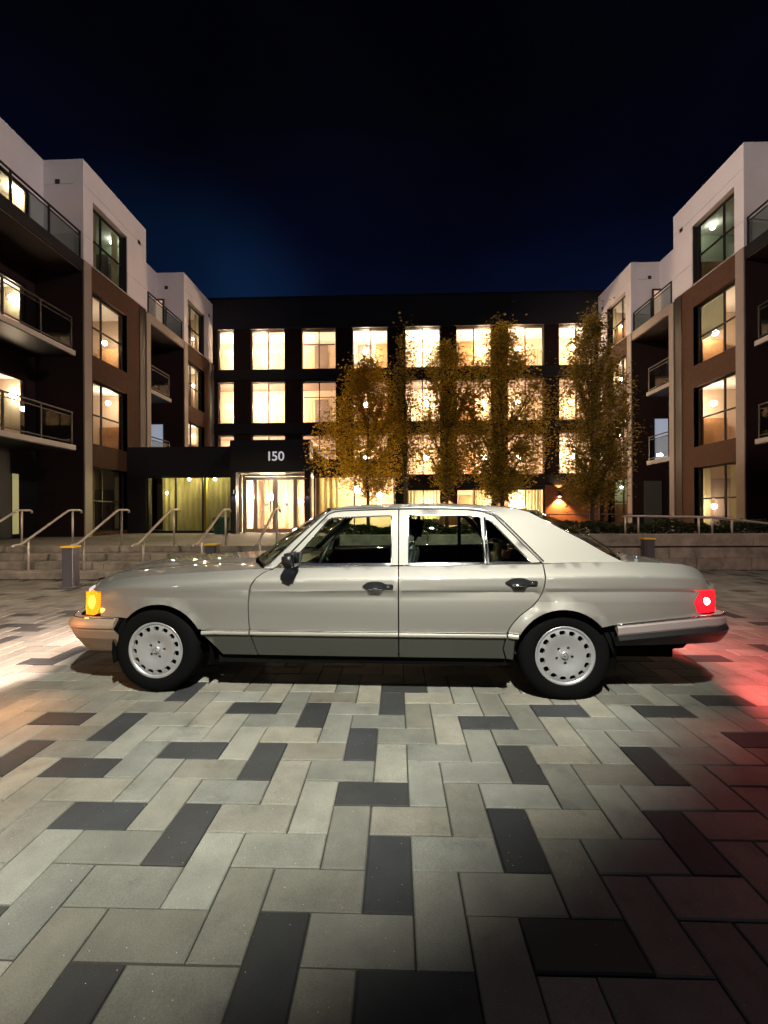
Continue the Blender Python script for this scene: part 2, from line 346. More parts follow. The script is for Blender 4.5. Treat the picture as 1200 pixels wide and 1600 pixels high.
# ================================================================== DECK, STEPS, WALL
deck = boxes('terrace', [(-30, -1.9, 9.64, 24, -.3, .56), (-1.9, 30, 12.9, 24, -.3, .56)], MT['conc_deck'])
tag(deck, 'raised concrete terrace in front of the entrance', kind='structure')
st = empty('staircase', (-8, 8.3, 0), 'four long shallow concrete steps up to the terrace on the left', 'staircase')
random.seed(5)
for k in range(4):
    y0 = 8.31 + .44 * k; z0 = .14 * k; x = -15.6 + (.7 if k % 2 else 0)
    while x < -1.95:
        x1 = min(x + 1.45, -1.91)
        o = box('step_block', x + .006, x1 - .006, y0 + random.uniform(-.006, .006), y0 + .44 + (.02 if k < 3 else -.02), z0 - (.004 if k else .012), z0 + .139, MT['conc'], st, .012)
        x = x1
sb = box('step_cheek', -1.9, -1.72, 8.31, 9.6, 0, .79, MT['conc'], st, .008)
rw = empty('retaining_wall', (4, 9.7, 0), 'long low concrete wall holding up the planting bed behind the car', 'wall')
x = -1.7; k = 0
while x < 15:
    o = box('coping_block', x + .004, min(x + 2.4, 15.4) - .004, 9.60, 9.95, .525, .79 + random.uniform(-.002, .002), MT['conc'], rw, .008); x += 2.4
for r_, (za, zb) in enumerate(((0, .255), (.262, .50))):
    x = -1.7 - (.6 if r_ else 0)
    while x < 15:
        box('wall_block', max(x, -1.7) + .004, min(x + 1.2, 15.4) - .004, 9.64 + random.uniform(-.004, .004), 9.9, za - .01, zb, MT['conc'], rw, .007); x += 1.2
box('wall_core', -1.69, 15.3, 9.68, 10.0, -.05, .52, MT['joint'], rw)
bed = boxes('planting_bed', [(-1.9, 15.3, 10.0, 12.9, .3, .72)], MT['soil']); tag(bed, 'dark soil of the planting bed behind the low wall', kind='structure')
# low hedge in the bed
random.seed(21)
def translucent(m, k=.6):
    n = m.node_tree.nodes; l = m.node_tree.links; b = n['Principled BSDF']; t = n.new('ShaderNodeBsdfTranslucent'); x = n.new('ShaderNodeMixShader'); x.inputs[0].default_value = k
    l.new(b.inputs['Base Color'].links[0].from_socket, t.inputs[0]); l.new(b.outputs[0], x.inputs[1]); l.new(t.outputs[0], x.inputs[2]); l.new(x.outputs[0], n['Material Output'].inputs[0])
for q_ in ('leafg', 'leafo', 'leafd', 'hedge', 'curtain'): translucent(MT[q_])
def leaf_mesh(name, pts, size, m, parent=None, flat=0.):
    V = []; Fq = []
    for p in pts:
        a = random.uniform(0, 2*pi); t = random.uniform(-1.1, 1.1); s = size * random.uniform(.6, 1.3)
        ex = Vector((cos(a), sin(a), sin(t)*.6)).normalized(); ey = ex.cross(Vector((random.uniform(-1,1), random.uniform(-1,1), random.uniform(-1,1)))).normalized()
        b = len(V); p = Vector(p)
        V += [p - ex*s*.5, p + ey*s*.28 - ex*s*.05, p + ex*s*.5, p - ey*s*.28 - ex*s*.05]; Fq.append((b, b+1, b+2, b+3))
    return data(name, V, Fq, m, parent)
pts = []
for k in range(15000):
    x = random.uniform(-1.8, 13.6); y = random.uniform(10.15, 11.0)
    top = .30 + .07 * sin(x*3.1) + .05 * sin(x*7.7 + 1)
    pts.append((x, y, .72 + top * random.random() ** .6))
hd = leaf_mesh('low_shrubs', pts, .085, MT['hedge']); tag(hd, 'dark low shrubs filling the bed behind the low concrete wall', 'shrubs', kind='stuff')

# ================================================================== TREES
def tree(x, y, z0, trunk_h, crown, leaves, m, label, lean=0., r0=.05, stems=7, lsize=.072):
    # crown: list of (height above base, radius_x, radius_y, shift_x)
    t = empty('tree', (x, y, z0), label, 'tree', 'young upright trees in the planting bed')
    H = crown[-1][0]
    bm = bmesh.new(); br = []
    tube(bm, [(lean * h / H + random.uniform(-.02, .02) * min(1, h), random.uniform(-.02, .02) * min(1, h), h) for h in [H*.97*k/9 for k in range(10)]], [r0 * (1 - .085*k) for k in range(10)], 8)
    for s in range(stems * 4):
        h0 = trunk_h * .75 + (H * .62 - trunk_h*.5) * random.random(); a = random.uniform(0, 2*pi)
        R = interp([(c[0], c[1]) for c in crown], min(H, h0 + 1.)) * random.uniform(.55, .95); rise = random.uniform(.9, 1.9) * min(1, H/5)
        p = [(lean*h0/H, 0, h0)]
        for k in range(1, 6):
            q = k / 5; p.append((lean*h0/H + cos(a)*R*q**.85 + random.uniform(-.03,.03), sin(a)*R*q**.85 + random.uniform(-.03,.03), h0 + rise*q**1.15))
        tube(bm, p, [r0*.38*(1-.17*k) for k in range(6)], 5)
        br.append(p)
    obj('trunk', bm, MT['bark'], t, True)
    pts = []
    for _ in range(int(leaves * .012)):
        h = crown[0][0] + (H - crown[0][0]) * random.random() ** 1.25
        R = interp([(c[0], c[1]) for c in crown], h); sx = interp([(c[0], c[2]) for c in crown], h)
        a = random.uniform(0, 2*pi); rr = sqrt(random.random()) ** .8 * R
        cx, cy = sx + rr*cos(a), rr*sin(a)*.85; cs = random.uniform(.08, .2)
        for __ in range(int(random.uniform(30, 95))):
            pts.append((cx + random.gauss(0, cs), cy + random.gauss(0, cs), h + random.gauss(0, cs*1.15)))
    for _ in range(leaves // 4):
        p = random.choice(br); q = random.random() * 4.99; k = int(q); f = q - k
        c = Vector(p[k]).lerp(Vector(p[k+1]), f)
        if c.z < crown[0][0] - .5: continue
        pts.append((c.x + random.gauss(0, .07), c.y + random.gauss(0, .07), c.z + random.gauss(0, .09)))
    leaf_mesh('crown', pts, lsize, m, t)
    return t
random.seed(3)
tree(-.81, 12, .72, 1.0, [(1.3, .45, 0), (1.7, 1.15, -.15), (2.4, 1.55, -.25), (3.1, 1.2, -.1), (3.9, .75, 0), (4.9, .2, .05)], 24000, MT['leafg'], 'broad golden tree nearest the entrance canopy numbered 150')
tree(.25, 12.1, .72, 1.2, [(1.6, .2, 0), (2.5, .32, 0), (4.2, .35, 0), (5.2, .22, 0), (5.7, .08, 0)], 4200, MT['leafd'], 'very narrow nearly leafless tree just right of the broad golden tree', r0=.065, stems=5)
tree(1.42, 12.0, .72, 1.2, [(1.5, .3, 0), (2.3, .95, 0), (3.6, .95, 0), (4.8, .55, 0), (5.3, .12, 0)], 17000, MT['leafo'], 'slim tree rising above the rear door of the car, left of the widest crown', r0=.055)
tree(2.95, 11.9, .72, 1.0, [(1.2, .35, 0), (1.9, 1.0, .05), (3.2, 1.5, -.05), (4.2, 1.15, 0), (5.0, .5, 0), (5.7, .1, 0)], 30000, MT['leafo'], 'tall wide-crowned tree rising above the rear quarter window of the car', r0=.07, stems=8)
tree(5.3, 11.6, .72, .9, [(.9, .4, 0), (1.6, .85, .05), (2.9, 1.05, .1), (4.1, .9, .05), (5.0, .45, 0), (5.8, .08, 0)], 25000, MT['leafd'], 'rightmost tree, standing above the boot of the car beside the right wing', r0=.06, stems=8)

# ================================================================== BUILDINGS
class Face:
    """local frame on a wall: u along the wall, v height, w depth INTO the building"""
    def __init__(s, origin, du, dw): s.o = Vector(origin); s.du = Vector(du); s.dw = Vector(dw)
    def p(s, u, v, w): q = s.o + s.du*u + s.dw*w; return (q.x, q.y, v)
    def box(s, bm, u0, u1, v0, v1, w0, w1):
        a = s.p(u0, v0, w0); b = s.p(u1, v1, w1)
        abox(bm, min(a[0],b[0]), max(a[0],b[0]), min(a[1],b[1]), max(a[1],b[1]), v0, v1)
    def obj(s, name, L, m, parent, bevel=0.):
        bm = bmesh.new()
        for q in L: s.box(bm, *q)
        if bevel: bmesh.ops.bevel(bm, geom=bm.edges[:], offset=bevel, segments=1, affect='EDGES')
        return obj(name, bm, m, parent)
def globe(name, loc, r, m, parent):
    bm = bmesh.new(); bmesh.ops.create_icosphere(bm, subdivisions=2, radius=r, matrix=Matrix.Translation(loc)); return obj(name, bm, m, parent, True)
def window(F, u0, u1, v0, v1, parent, vm=(.5,), hm=(), fw_=.05, rec=.12, fm=None, gm=None):
    """dark frame with mullions at fractions vm and transoms at hm, set back in its opening"""
    fm = fm or MT['frame']; L = [(u0, u1, v0, v0+fw_, rec, rec+.06), (u0, u1, v1-fw_, v1, rec, rec+.06), (u0, u0+fw_, v0+fw_, v1-fw_, rec, rec+.06), (u1-fw_, u1, v0+fw_, v1-fw_, rec, rec+.06)]
    us = [u0 + fw_] + [u0 + (u1-u0)*q for q in vm] + [u1 - fw_]
    for q in us[1:-1]: L.append((q-.025, q+.025, v0+fw_, v1-fw_, rec+.002, rec+.058))
    vs = [v0 + fw_] + [v0 + (v1-v0)*q for q in hm] + [v1 - fw_]
    for q in vs[1:-1]:
        for a, b in zip(us, us[1:]): L.append((a+.025 if a != us[0] else a, b-.025 if b != us[-1] else b, q-.025, q+.025, rec+.004, rec+.056))
    w_ = F.obj('window', L, fm, parent)
    for a, b in zip(us, us[1:]):
        for c, d in zip(vs, vs[1:]): F.obj('pane', [(a, b, c, d, rec+.026, rec+.034)], gm or MT['glassw'], w_)
    return w_
def wall_with_holes(F, u0, u1, v0, v1, holes, w0, w1):
    """split rectangle into boxes around the holes (butted)"""
    us = sorted({u0, u1, *[h[0] for h in holes], *[h[1] for h in holes]}); L = []
    us = [u for u in us if u0 <= u <= u1]
    for a, b in zip(us, us[1:]):
        m_ = (a+b)/2; hs = sorted([(h[2], h[3]) for h in holes if h[0] <= m_ <= h[1]]); z = v0
        for c, d in hs:
            if c > z: L.append((a, b, z, c, w0, w1))
            z = max(z, d)
        if z < v1: L.append((a, b, z, v1, w0, w1))
    return L

# ---------------- centre block
CY = 23.3; K = (CY) / 24.
FC = Face((0, CY, 0), (1, 0, 0), (0, 1, 0))
cb = empty('apartment_building', (0, CY, .56), 'dark four-storey apartment block across the back with brightly lit corridor windows', 'apartment building')
cols = [(-10.23,-9.32), (-8.31,-6.36), (-5.38,-3.42), (-2.45,-.46), (.53,2.52), (3.43,5.42), (6.32,8.33), (9.17,11.16)]
cols = [(a*K, b*K) for a, b in cols]
rows = [(.87, 2.57), (3.42, 5.74), (6.46, 8.80), (9.54, 11.80)]
rows = [(1.32+(a-1.32)*K, 1.32+(b-1.32)*K) for a, b in rows]
holes = [(a, b, c, d) for a, b in cols for r_, (c, d) in enumerate(rows) if not (r_ == 0 and b > 9)]
holes = [h for h in holes if not (h[2] < 2 and h[0] > 8.5)]
xs = sorted({-11.5, 12.5, *[h[0] for h in holes], *[h[1] for h in holes]})
TOP = 1.32 + (13.55-1.32)*K
# piers of dark brick, metal spandrels between floors
pier_edges = [-11.5] + [q for c in cols for q in c] + [12.5]
L = []
for a, b in zip(pier_edges[::2], pier_edges[1::2]): FC.obj('brick_pier', [(a, b, .56, rows[3][1]+.02, 0, .35)], MT['dbrick'], cb)
for r_ in range(4):
    z0 = .56 if r_ == 0 else rows[r_-1][1]; z1 = rows[r_][0]
    for a, b in cols: FC.obj('spandrel', [(a, b, z0, z1, .02, .34)], MT['darkpanel'], cb)
a, b = cols[7]; FC.obj('brick_pier', [(a-.0, b, rows[0][0], rows[0][1], .01, .33)], MT['obrick'], cb)
FC.obj('brick_pier', [(cols[6][1]+.02, 11.2, .56, rows[0][1]+.25, -.06, -.003)], MT['obrick'], cb)
for r_ in range(1, 4): FC.obj('floor_band', [(-11.5, 12.5, rows[r_][0]-.62, rows[r_][0]-.05, -.07, -.002)], MT['black'], cb)
FC.obj('parapet', [(-11.5, 12.5, rows[3][1]+.022, TOP, -.05, .5)], MT['darkpanel'], cb)
FC.obj('parapet_cap', [(-11.5, 12.5, TOP+.002, TOP+.08, -.12, .56)], MT['black'], cb)
FC.obj('back_wall', [(-11.5, 12.5, .56, TOP-.1, 2.4, 2.7)], MT['room'], cb)
for r_, (c, d) in enumerate(rows):   # corridors
    fl = c - .45; cl = d + .18
    FC.obj('corridor_ceiling', [(-11.4, 12.4, cl, cl+.05, .36, 2.39)], MT['ceil'], cb)
    FC.obj('corridor_floor', [(-11.4, 12.4, fl-.1, fl-.02, .36, 2.39)], MT['door_g'], cb)
    L = []
    u = -11.2
    while u < 12.2:
        L.append((u, u+.13, fl, cl-.62, 2.34, 2.39)); u += .17
    cs = FC.obj('slat_wall', L, mat('slat_cream%d' % r_, (.66, .52, .36), .8), cb); cs.name = 'slat_wall'; tag(cs, kind='stuff')
globes = [355, 408, 459, 573, 667, 757, 810, 893]  # one globe is added, hidden behind a pier, to brighten the bay beside it
for r_, (c, d) in enumerate(rows):
    for g_ in globes:
        X = (g_ - 620) / 660 * (CY + 1.2)
        if r_ == 0 and X < 0: continue
        globe('globe_lamp', (X, CY + 1.3, c + (d-c)*.42 + 1.3*(c+.9-1.32)/CY), .15, MT['wlamp'] if random.random() < .6 else MT['wlamp_b'], cb)
for ci, (a, b) in enumerate(cols):
    for r_, (c, d) in enumerate(rows):
        if r_ == 0 and (ci < 4 or ci == 7): continue
        w_ = window(FC, a, b, c, d, cb, (.5,) if ci else (), (), .035, .14)
        if ci in (2, 3) and r_ > 0:
            u0 = a + (.18 if ci == 2 else 0); dz = 2.3*(c+1.2-1.32)/CY; u0 += .1; FC.obj('door_leaf', [(u0, u0 + .82, c-.3, c+1.25+dz, 2.28, 2.33)], MT['door_g'], w_)
            if ci == 3: FC.obj('wood_panel', [(a + 1.15, b+.1, c-.3, c+1.25+dz, 2.26, 2.33)], MT['wood'], w_)
            if ci == 2: FC.obj('transom_bar', [(a+.07, b-.07, c+(d-c)*.62, c+(d-c)*.62+.04, .145, .195)], MT['frame'], w_)
        if ci == 5: FC.obj('wood_panel', [(a + .5, a + 1.35, c-.3, c+1.3+2.3*(c+1.2-1.32)/CY, 2.26, 2.33)], MT['wood'], w_)
        if r_ == 0 and ci >= 4: # curtains on the ground floor
            V = []; n_ = 60
            ua, ub = (a+.9, b-.05) if ci != 4 else (a+.05, b-.05)
            for k in range(n_+1):
                u = ua + (ub-ua)*k/n_; w0 = .45 + .05*sin(u*38) + .02*sin(u*91)
                V += [FC.p(u, c-.1, w0), FC.p(u, d, w0)]
            data('curtain', V, [(2*k, 2*k+2, 2*k+3, 2*k+1) for k in range(n_)], MT['curtain'], w_, True)
# wall sconces, lit up and down
for X in ((870-620)/660*CY, (787-620)/660*CY, (700-620)/660*CY):
    sc = box('wall_sconce', X-.07, X+.07, CY-.24, CY-.07, 2.12, 2.42, MT['black'], cb)
    box('sconce_lamp', X-.05, X+.05, CY-.21, CY-.10, 2.09, 2.117, emit('sconce_glow', (1., .62, .25), 30), sc)
    lamp('sconce_light', 'SPOT', (X, CY-.22, 2.06), 900, (1., .50, .17), .03, (X, CY-.02, .6), 105, .5)
    lamp('sconce_light', 'SPOT', (X, CY-.22, 2.46), 90, (1., .55, .22), .03, (X, CY-.02, 4.), 95, .6)

# ---------------- lobby in front
LY = 15.7
FL = Face((0, LY, 0), (1, 0, 0), (0, 1, 0))
lb = empty('entrance_lobby', (-5, LY, .56), 'single-storey black entrance lobby with the white number 150 and lit glass doors', 'lobby')
LZ = .56
for q_ in [(-10.19, -9.47, LZ, 2.70, 0, .3), (-9.47, -6.02, LZ, .60, .02, .28), (-.05, .28, LZ, 2.68, 0, .3)]: FL.obj('wall', [q_], MT['black'], lb)
for q_ in [(-10.19, -6.02, 2.70, 3.82, 0, .4), (-3.10, .28, 2.68, 3.30, 0, .4)]: FL.obj('fascia', [q_], MT['darkpanel'], lb)
FL.obj('fascia_vent', [(-7.2, -6.9, 2.85, 3.0, -.012, -.002)], MT['black'], lb)
FL.obj('roof', [(-10.19, -3.1, 3.65, 3.80, .41, 7.5), (-3.1, .28, 3.10, 3.28, .41, 7.5)], MT['darkpanel'], lb)
FL.obj('canopy', [(-6.0, -3.11, 2.80, 3.94, -.62, .0)], MT['black'], lb)
FL.obj('canopy_column', [(-6.0, -5.80, LZ, 2.798, -.6, -.35)], MT['darkpanel'], lb)
FL.obj('canopy_column', [(-3.30, -3.11, LZ, 2.798, -.6, -.35)], MT['darkpanel'], lb)
FL.obj('canopy_soffit', [(-5.79, -3.31, 2.76, 2.797, -.58, -.03)], MT['slab'], lb)
FL.obj('downlight', [(-5.0, -4.1, 2.745, 2.758, -.4, -.25)], MT['glow'], lb)
box('lobby_inner_wall', -10.1, .2, LY+3.2, LY+3.3, LZ, 3.1, MT['room'], lb)
FL.obj('lobby_ceiling', [(-10.1, .2, 2.82, 2.9, .41, 3.2)], MT['ceil'], lb)
FL.obj('lobby_floor', [(-10.1, .2, LZ+.004, LZ+.02, .31, 3.2)], MT['slab'], lb)
FL.obj('partition', [(-6.1, -5.95, LZ+.02, 2.82, .42, 3.1), (-3.1, -2.98, LZ+.02, 2.82, .42, 3.1)], MT['room'], lb)
def curtain(F, ua, ub, v0, v1, w0, parent, m, amp=.05, fr=30.):
    V = []; n_ = int((ub-ua)*22)
    for k in range(n_+1):
        u = ua + (ub-ua)*k/n_; q = w0 + amp*sin(u*fr) + amp*.5*sin(u*fr*2.3+1); V += [F.p(u, v0, q), F.p(u, v1, q)]
    return data('curtain', V, [(2*k, 2*k+2, 2*k+3, 2*k+1) for k in range(n_)], m, parent, True)
w_ = window(FL, -9.46, -6.03, .60, 2.70, lb, (.32, .62), (), .05, .06, MT['black']); 
curtain(FL, -9.4, -6.1, .62, 2.75, 1.0, w_, MT['curtain'])
FL.obj('column', [(-7.42, -7.3, .6, 2.8, .30, .42)], mat('lit_column', (.65, .5, .12), .5), w_)
w_ = window(FL, -3.10, -.06, .60, 2.67, lb, (.5,), (), .05, .06, MT['black']); FL.obj('wall', [(-3.1, -.06, LZ, .598, .02, .28)], MT['black'], lb)
curtain(FL, -3.0, -2.2, .62, 2.75, .55, w_, MT['curtain'])
globe('pendant_lamp', (-1.6, LY+1.5, 2.25), .15, emit('lobby_globe_right', (1., .66, .34), 500), w_)
globe('pendant_lamp', (-.7, LY+1.8, 2.0), .12, MT['wlamp'], w_)
globe('pendant_lamp', (-8.9, LY+.42, 2.1), .03, emit('lobby_globe_dim', (1., .82, .34), 1500), w_)
globe('pendant_lamp', (-7.0, LY+.40, 2.62), .03, emit('lobby_globe_dim_b', (1., .84, .36), 1500), w_)
globe('pendant_lamp', (-8.0, LY+.38, 2.62), .03, emit('lobby_globe_dim_c', (1., .80, .34), 1500), w_)
# doors
dr = FL.obj('door_surround', [(-5.78, -5.70, LZ, 2.76, .0, .1), (-3.40, -3.32, LZ, 2.76, .0, .1), (-5.70, -3.40, 2.68, 2.76, .0, .1)], MT['slab'], lb)
doorframe = mat('door_frame_pale', (.55, .42, .34), .5)
for a, b, nm in ((-5.69, -5.33, 'side_light'), (-5.32, -4.56, 'door'), (-4.55, -3.78, 'door'), (-3.77, -3.41, 'side_light')):
    f_ = .05 if nm == 'side_light' else .09
    d_ = FL.obj(nm, [(a, a+f_, LZ+.02, 2.66, .03, .08), (b-f_, b, LZ+.02, 2.66, .03, .08), (a+f_, b-f_, LZ+.02, LZ+.16, .03, .08), (a+f_, b-f_, 2.54, 2.66, .03, .08)], doorframe, lb)
    FL.obj('pane', [(a+f_, b-f_, LZ+.16, 2.54, .05, .058)], MT['glassw'], d_)
    if nm == 'door':
        FL.obj('handle', [(b-.17, b-.145, 1.35, 1.75, -.02, .02)] if a < -5 else [(a+.145, a+.17, 1.35, 1.75, -.02, .02)], MT['chrome'], d_)
        bm = bmesh.new(); c = FL.p((a+b)/2 + .05, 1.62, .045)
        bmesh.ops.create_circle(bm, cap_ends=True, segments=20, radius=.06, matrix=Matrix.Translation(c) @ Matrix.Rotation(pi/2, 4, 'X')); obj('round_sticker', bm, MT['white'], d_)
globe('pendant_lamp', (-5.0, LY+1.0, 1.95), .13, emit('lobby_globe_door', (1., .74, .52), 1000), lb)
globe('pendant_lamp', (-4.0, LY+1.9, 1.75), .09, MT['wlamp'], lb)
for X in (-5.45, -4.62, -4.15, -3.62): FL.obj('inner_pillar', [(X, X+.10, LZ+.03, 2.8, 1.7, 1.8)], MT['wood'], lb)
for X in (-5.895, -3.20):
    s_ = FL.obj('wall_sconce', [(X-.05, X+.05, 2.0, 2.16, -.72, -.602)], MT['black'], lb)
    lamp('sconce_light', 'SPOT', FL.p(X, 1.97, -.68), 6, (.85, .6, .9), .02, FL.p(X, .6, -.6), 100, .5)
def numeral(ch, x, z, size, parent):
    c = bpy.data.curves.new('numeral', 'FONT'); c.body = ch; c.size = size; c.extrude = .012; c.offset = .004; c.align_x = 'CENTER'
    o = bpy.data.objects.new('numeral', c); COL.objects.link(o); o.parent = parent
    o.matrix_parent_inverse = parent.matrix_basis.inverted()
    o.location = (x, LY-.62-.015, z); o.rotation_euler = (pi/2, 0, 0); c.materials.append(MT['numeral'])
    bpy.context.view_layer.update(); me = bpy.data.meshes.new_from_object(o.evaluated_get(bpy.context.evaluated_depsgraph_get())); loc, rot, pin = o.location.copy(), o.rotation_euler.copy(), o.matrix_parent_inverse.copy(); bpy.data.objects.remove(o)
    o = link('numeral', me, None, parent); o.location = loc; o.rotation_euler = rot; o.matrix_parent_inverse = pin
for ch, dx in (('1', -.20), ('5', .0), ('0', .235)): numeral(ch, -4.33+dx-.06+.02, 3.19, .47, lb)

# ---------------- wings
def railing(F, u0, u1, z, parent, w0=.03, glassy=True, end=None, h=1.05):
    rl = F.obj('railing', [(u0, u1, z+h-.04, z+h, w0, w0+.05), (u0, u1, z+h-.16, z+h-.135, w0+.01, w0+.04), (u0, u1, z+.08, z+.11, w0+.01, w0+.04)], MT['black'], parent)
    n_ = max(1, round((u1-u0)/1.25))
    for k in range(n_+1):
        q = u0 + (u1-u0)*k/n_; q = min(max(q, u0+.025), u1-.025)
        F.obj('post', [(q-.025, q+.025, z, z+h-.042, w0+.005, w0+.045)], MT['black'], rl)
    for k in range(n_):
        a = u0 + (u1-u0)*k/n_; b = u0 + (u1-u0)*(k+1)/n_
        F.obj('glass_panel', [(a+.05, b-.05, z+.115, z+h-.17, w0+.02, w0+.03)], MT['glassr'], rl)
    return rl
def room(F, u0, u1, v0, v1, parent, lampm=None, wallm=None, d=2.6, lampu=.5, lampv=.7, lampr=.09):
    a0, a1, b0, b1 = u0-.25, u1+(.70 if d > 2.5 else .25), v0-.25, v1+.12
    m_ = wallm or MT['room']
    r_ = F.obj('room', [(a0, a1, b0, b1, d, d+.06), (a0-.06, a0, b0, b1, .36, d), (a1, a1+.06, b0, b1, .36, d), (a0, a1, b0-.06, b0, .36, d)], m_, parent)
    F.obj('ceiling', [(a0, a1, b1+.002, b1+.06, .36, d)], MT['ceil'], r_)
    F.obj('kitchen_counter', [(a0+.1, a0+(a1-a0)*.6, b0, b0+.95, d-.6, d-.02)], MT['wood'], r_)
    if d > 2.5:
        rv = random.random()
        F.obj('wall_unit', [(a1-.36, a1-.02, b0, b0+1.2+rv*.9, .5+rv*.5, 1.3+rv*.8)], MT['wood'] if rv < .5 else MT['door_g'], r_)
        curtain(F, u0+.02, u0+.22+.5*rv, v0, v1, .34, r_, MT['curtain'], .03, 60.)
        if rv > .45: curtain(F, u1-.05-.35*rv, u1-.02, v0, v1, .34, r_, MT['curtain'], .03, 60.)
    if lampm:
        k_ = .75 if d > 2.5 else .5; lv = v0+(v1-v0)*lampv; globe('globe_lamp', F.p(min(a1-.2, u0+(u1-u0)*lampu + k_*1.35), min(b1-.12, lv + k_*(lv-1.32)/10.5), k_), lampr, lampm, r_)
    return r_
LAMP_A = emit('flat_globe_warm', (1., .74, .52), 190); LAMP_B = emit('flat_globe_green', (1., .95, .62), 90); LAMP_C = emit('flat_globe_dim', (.9, .95, .75), 20)
GREENROOM = mat('sage_room', (.50, .56, .44), .9)
storeys = [(.69, 2.9), (3.65, 5.85), (6.65, 8.83), (9.65, 11.80)]
def wing(name, X, side, label, near, blockA, blockB, lit):
    """side = -1 left wing, +1 right wing; wall plane X; u runs along +Y"""
    b_ = empty(name, (X, blockA[0], .56), label, 'apartment building')
    Fw = Face((X, 0, 0), (0, 1, 0), (side, 0, 0))
    def facing(Y): return Face((X, Y, 0), (side, 0, 0), (0, 1, 0))   # walls facing the camera, u outward from X
    for bi, (y0, y1, w0, w1) in enumerate((blockA, blockB)):
        hs = [(w0, w1, a, b) for a, b in storeys]
        L = wall_with_holes(Fw, y0, y1, .56, 9.62, hs[:3], 0, .34)
        wl = Fw.obj('brick_wall', L, MT['brick'], b_)
        # white top storey as cladding panels with open joints, 1 cm proud of the brick
        jz = [9.62, 10.45, 12.1, 12.9]
        for a, b in zip(jz, jz[1:]):
            for u_, v_ in ((y0, w0), (w0, w1), (w1, y1)):
                for q in wall_with_holes(Fw, u_, v_, a, b, [hs[3]], -.03, .30):
                    if q[1]-q[0] > .02 and q[3]-q[2] > .02: Fw.obj('white_panel', [(q[0]+.001, q[1]-.001, q[2]+.006, q[3]-.006, -.03, .30)], MT['white'], b_)
        Fw.obj('panel_backing', [(y0+.01, w0-.002, 9.63, 12.88, 0, .29), (w1+.002, y1-.01, 9.63, 12.88, 0, .29), (w0, w1, 11.81, 12.88, 0, .29)], MT['joint'], b_)
        Fy = facing(y0)
        for a, b in zip(jz[0:], jz[1:]):
            if b - a > .1: Fy.obj('white_panel', [(-.03 if False else .302, 1.5, a+.006, b-.006, -.03, .25)], MT['white'], b_)
        Fw.obj('white_return', [(y0-.031, y0-.0, 9.62, 12.9, -.03, .30)], MT['white'], b_)
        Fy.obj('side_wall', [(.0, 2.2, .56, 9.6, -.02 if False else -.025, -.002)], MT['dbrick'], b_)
        Fw.obj('corner_pilaster', [(y0-.03, y0+.30, .56, 9.60, -.05, -.002)], MT['strip'], b_)
        Fw.obj('drain_recess', [(y1-.42, y1-.02, .56, 9.58, -.02, -.002)], MT['black'], b_)
        Fw.obj('corner_pilaster', [(y1-.005, y1+.28, .56, 9.55, -.05, .3)], MT['strip'], b_)
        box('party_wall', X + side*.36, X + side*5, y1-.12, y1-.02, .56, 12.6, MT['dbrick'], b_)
        box('roof', X + side*.0, X + side*6, y0+.0, y1, 12.5, 12.86, MT['darkpanel'], b_) if False else None
        for k, (a, b) in enumerate(storeys):
            spec = lit[bi][k]
            # two uneven lights (narrow one nearest the viewer), transom at mid height
            wn = window(Fw, w0, w1, a, b, b_, (.36,), (.48,), .06, .16)
            for q_ in [(w0-.005, w0, a, b, .005, .30), (w1, w1+.005, a, b, .005, .30)]: Fw.obj('reveal', [q_], MT['frame'], wn)
            room(Fw, w0, w1, a, b, wn, {'A': LAMP_A, 'B': LAMP_B, 'C': LAMP_C, '-': None}[spec[0]], GREENROOM if spec[0] in 'BC' else MT['room'], lampu=spec[1], lampv=spec[2], lampr=spec[3])
            if len(spec) > 4 and spec[4] == 'blind':
                L = []; z = b - .08
                while z > a + (b-a)*.45: L.append((w0+(w1-w0)*.42, w1-.08, z-.075, z, .24, .255)); z -= .085
                bl = Fw.obj('blind', L, MT['blind'], wn)
        Fw.obj('vent', [(y1-.55, y1-.38, 12.0, 12.15, -.04, -.031)], MT['black'], b_)
        Fy.obj('vent', [(.75, .9, 12.1, 12.25, -.045, -.031)], MT['black'], b_)
        # shell
        box('inner_shell', X + side*3.2, X + side*3.4, y0, y1, .56, 12.7, MT['black'], b_)
        box('roof', X + side*.31, X + side*6, y0+.31, y1-.01, 12.6, 12.8, MT['darkpanel'], b_)
        box('far_parapet', X + side*1.3, X + side*6, y1-.3 if False else y1+.001, y1+.1, 9.6, 12.85, MT['white'], b_)
    # balcony bays: near bay (towards the viewer) and the one between the blocks
    bays = [(near, blockA[0]-.03, True), (blockA[1]+.28, blockB[0]-.03, False)]
    for (u0, u1, isnear) in bays:
        Fw.obj('bay_back_wall', wall_with_holes(Fw, u0, u1, .56, 9.3, [(u1-1.35, u1-.35, 3.45, 5.6), (u1-1.35, u1-.35, 6.45, 8.6)] , 1.6, 1.8), MT['dbrick'], b_)  # dark red brick, darkened further in colour for the shade of the bay
        for q, zz in enumerate((3.45, 6.45)):
            d_ = window(Face((X+side*1.6, 0, 0), (0,1,0), (side,0,0)), u1-1.35, u1-.35, zz, zz+2.15, b_, (), (), .06, .05); d_.name = 'balcony_door'
            room(Face((X+side*1.6, 0, 0), (0,1,0), (side,0,0)), u1-1.35, u1-.35, zz, zz+2.15, d_, LAMP_A if (isnear or q == 1) else None, None, 1.6)
        td = Fw.obj('terrace_deck', [(u0, u1, 9.23, 9.42, .03, 1.6)], MT['slab'], b_); Fw.obj('shade_soffit', [(u0+.01, u1-.01, 9.20, 9.228, .035, 1.59)], MT['dbrick'], td)  # underside sheet darkened by colour in place of shade
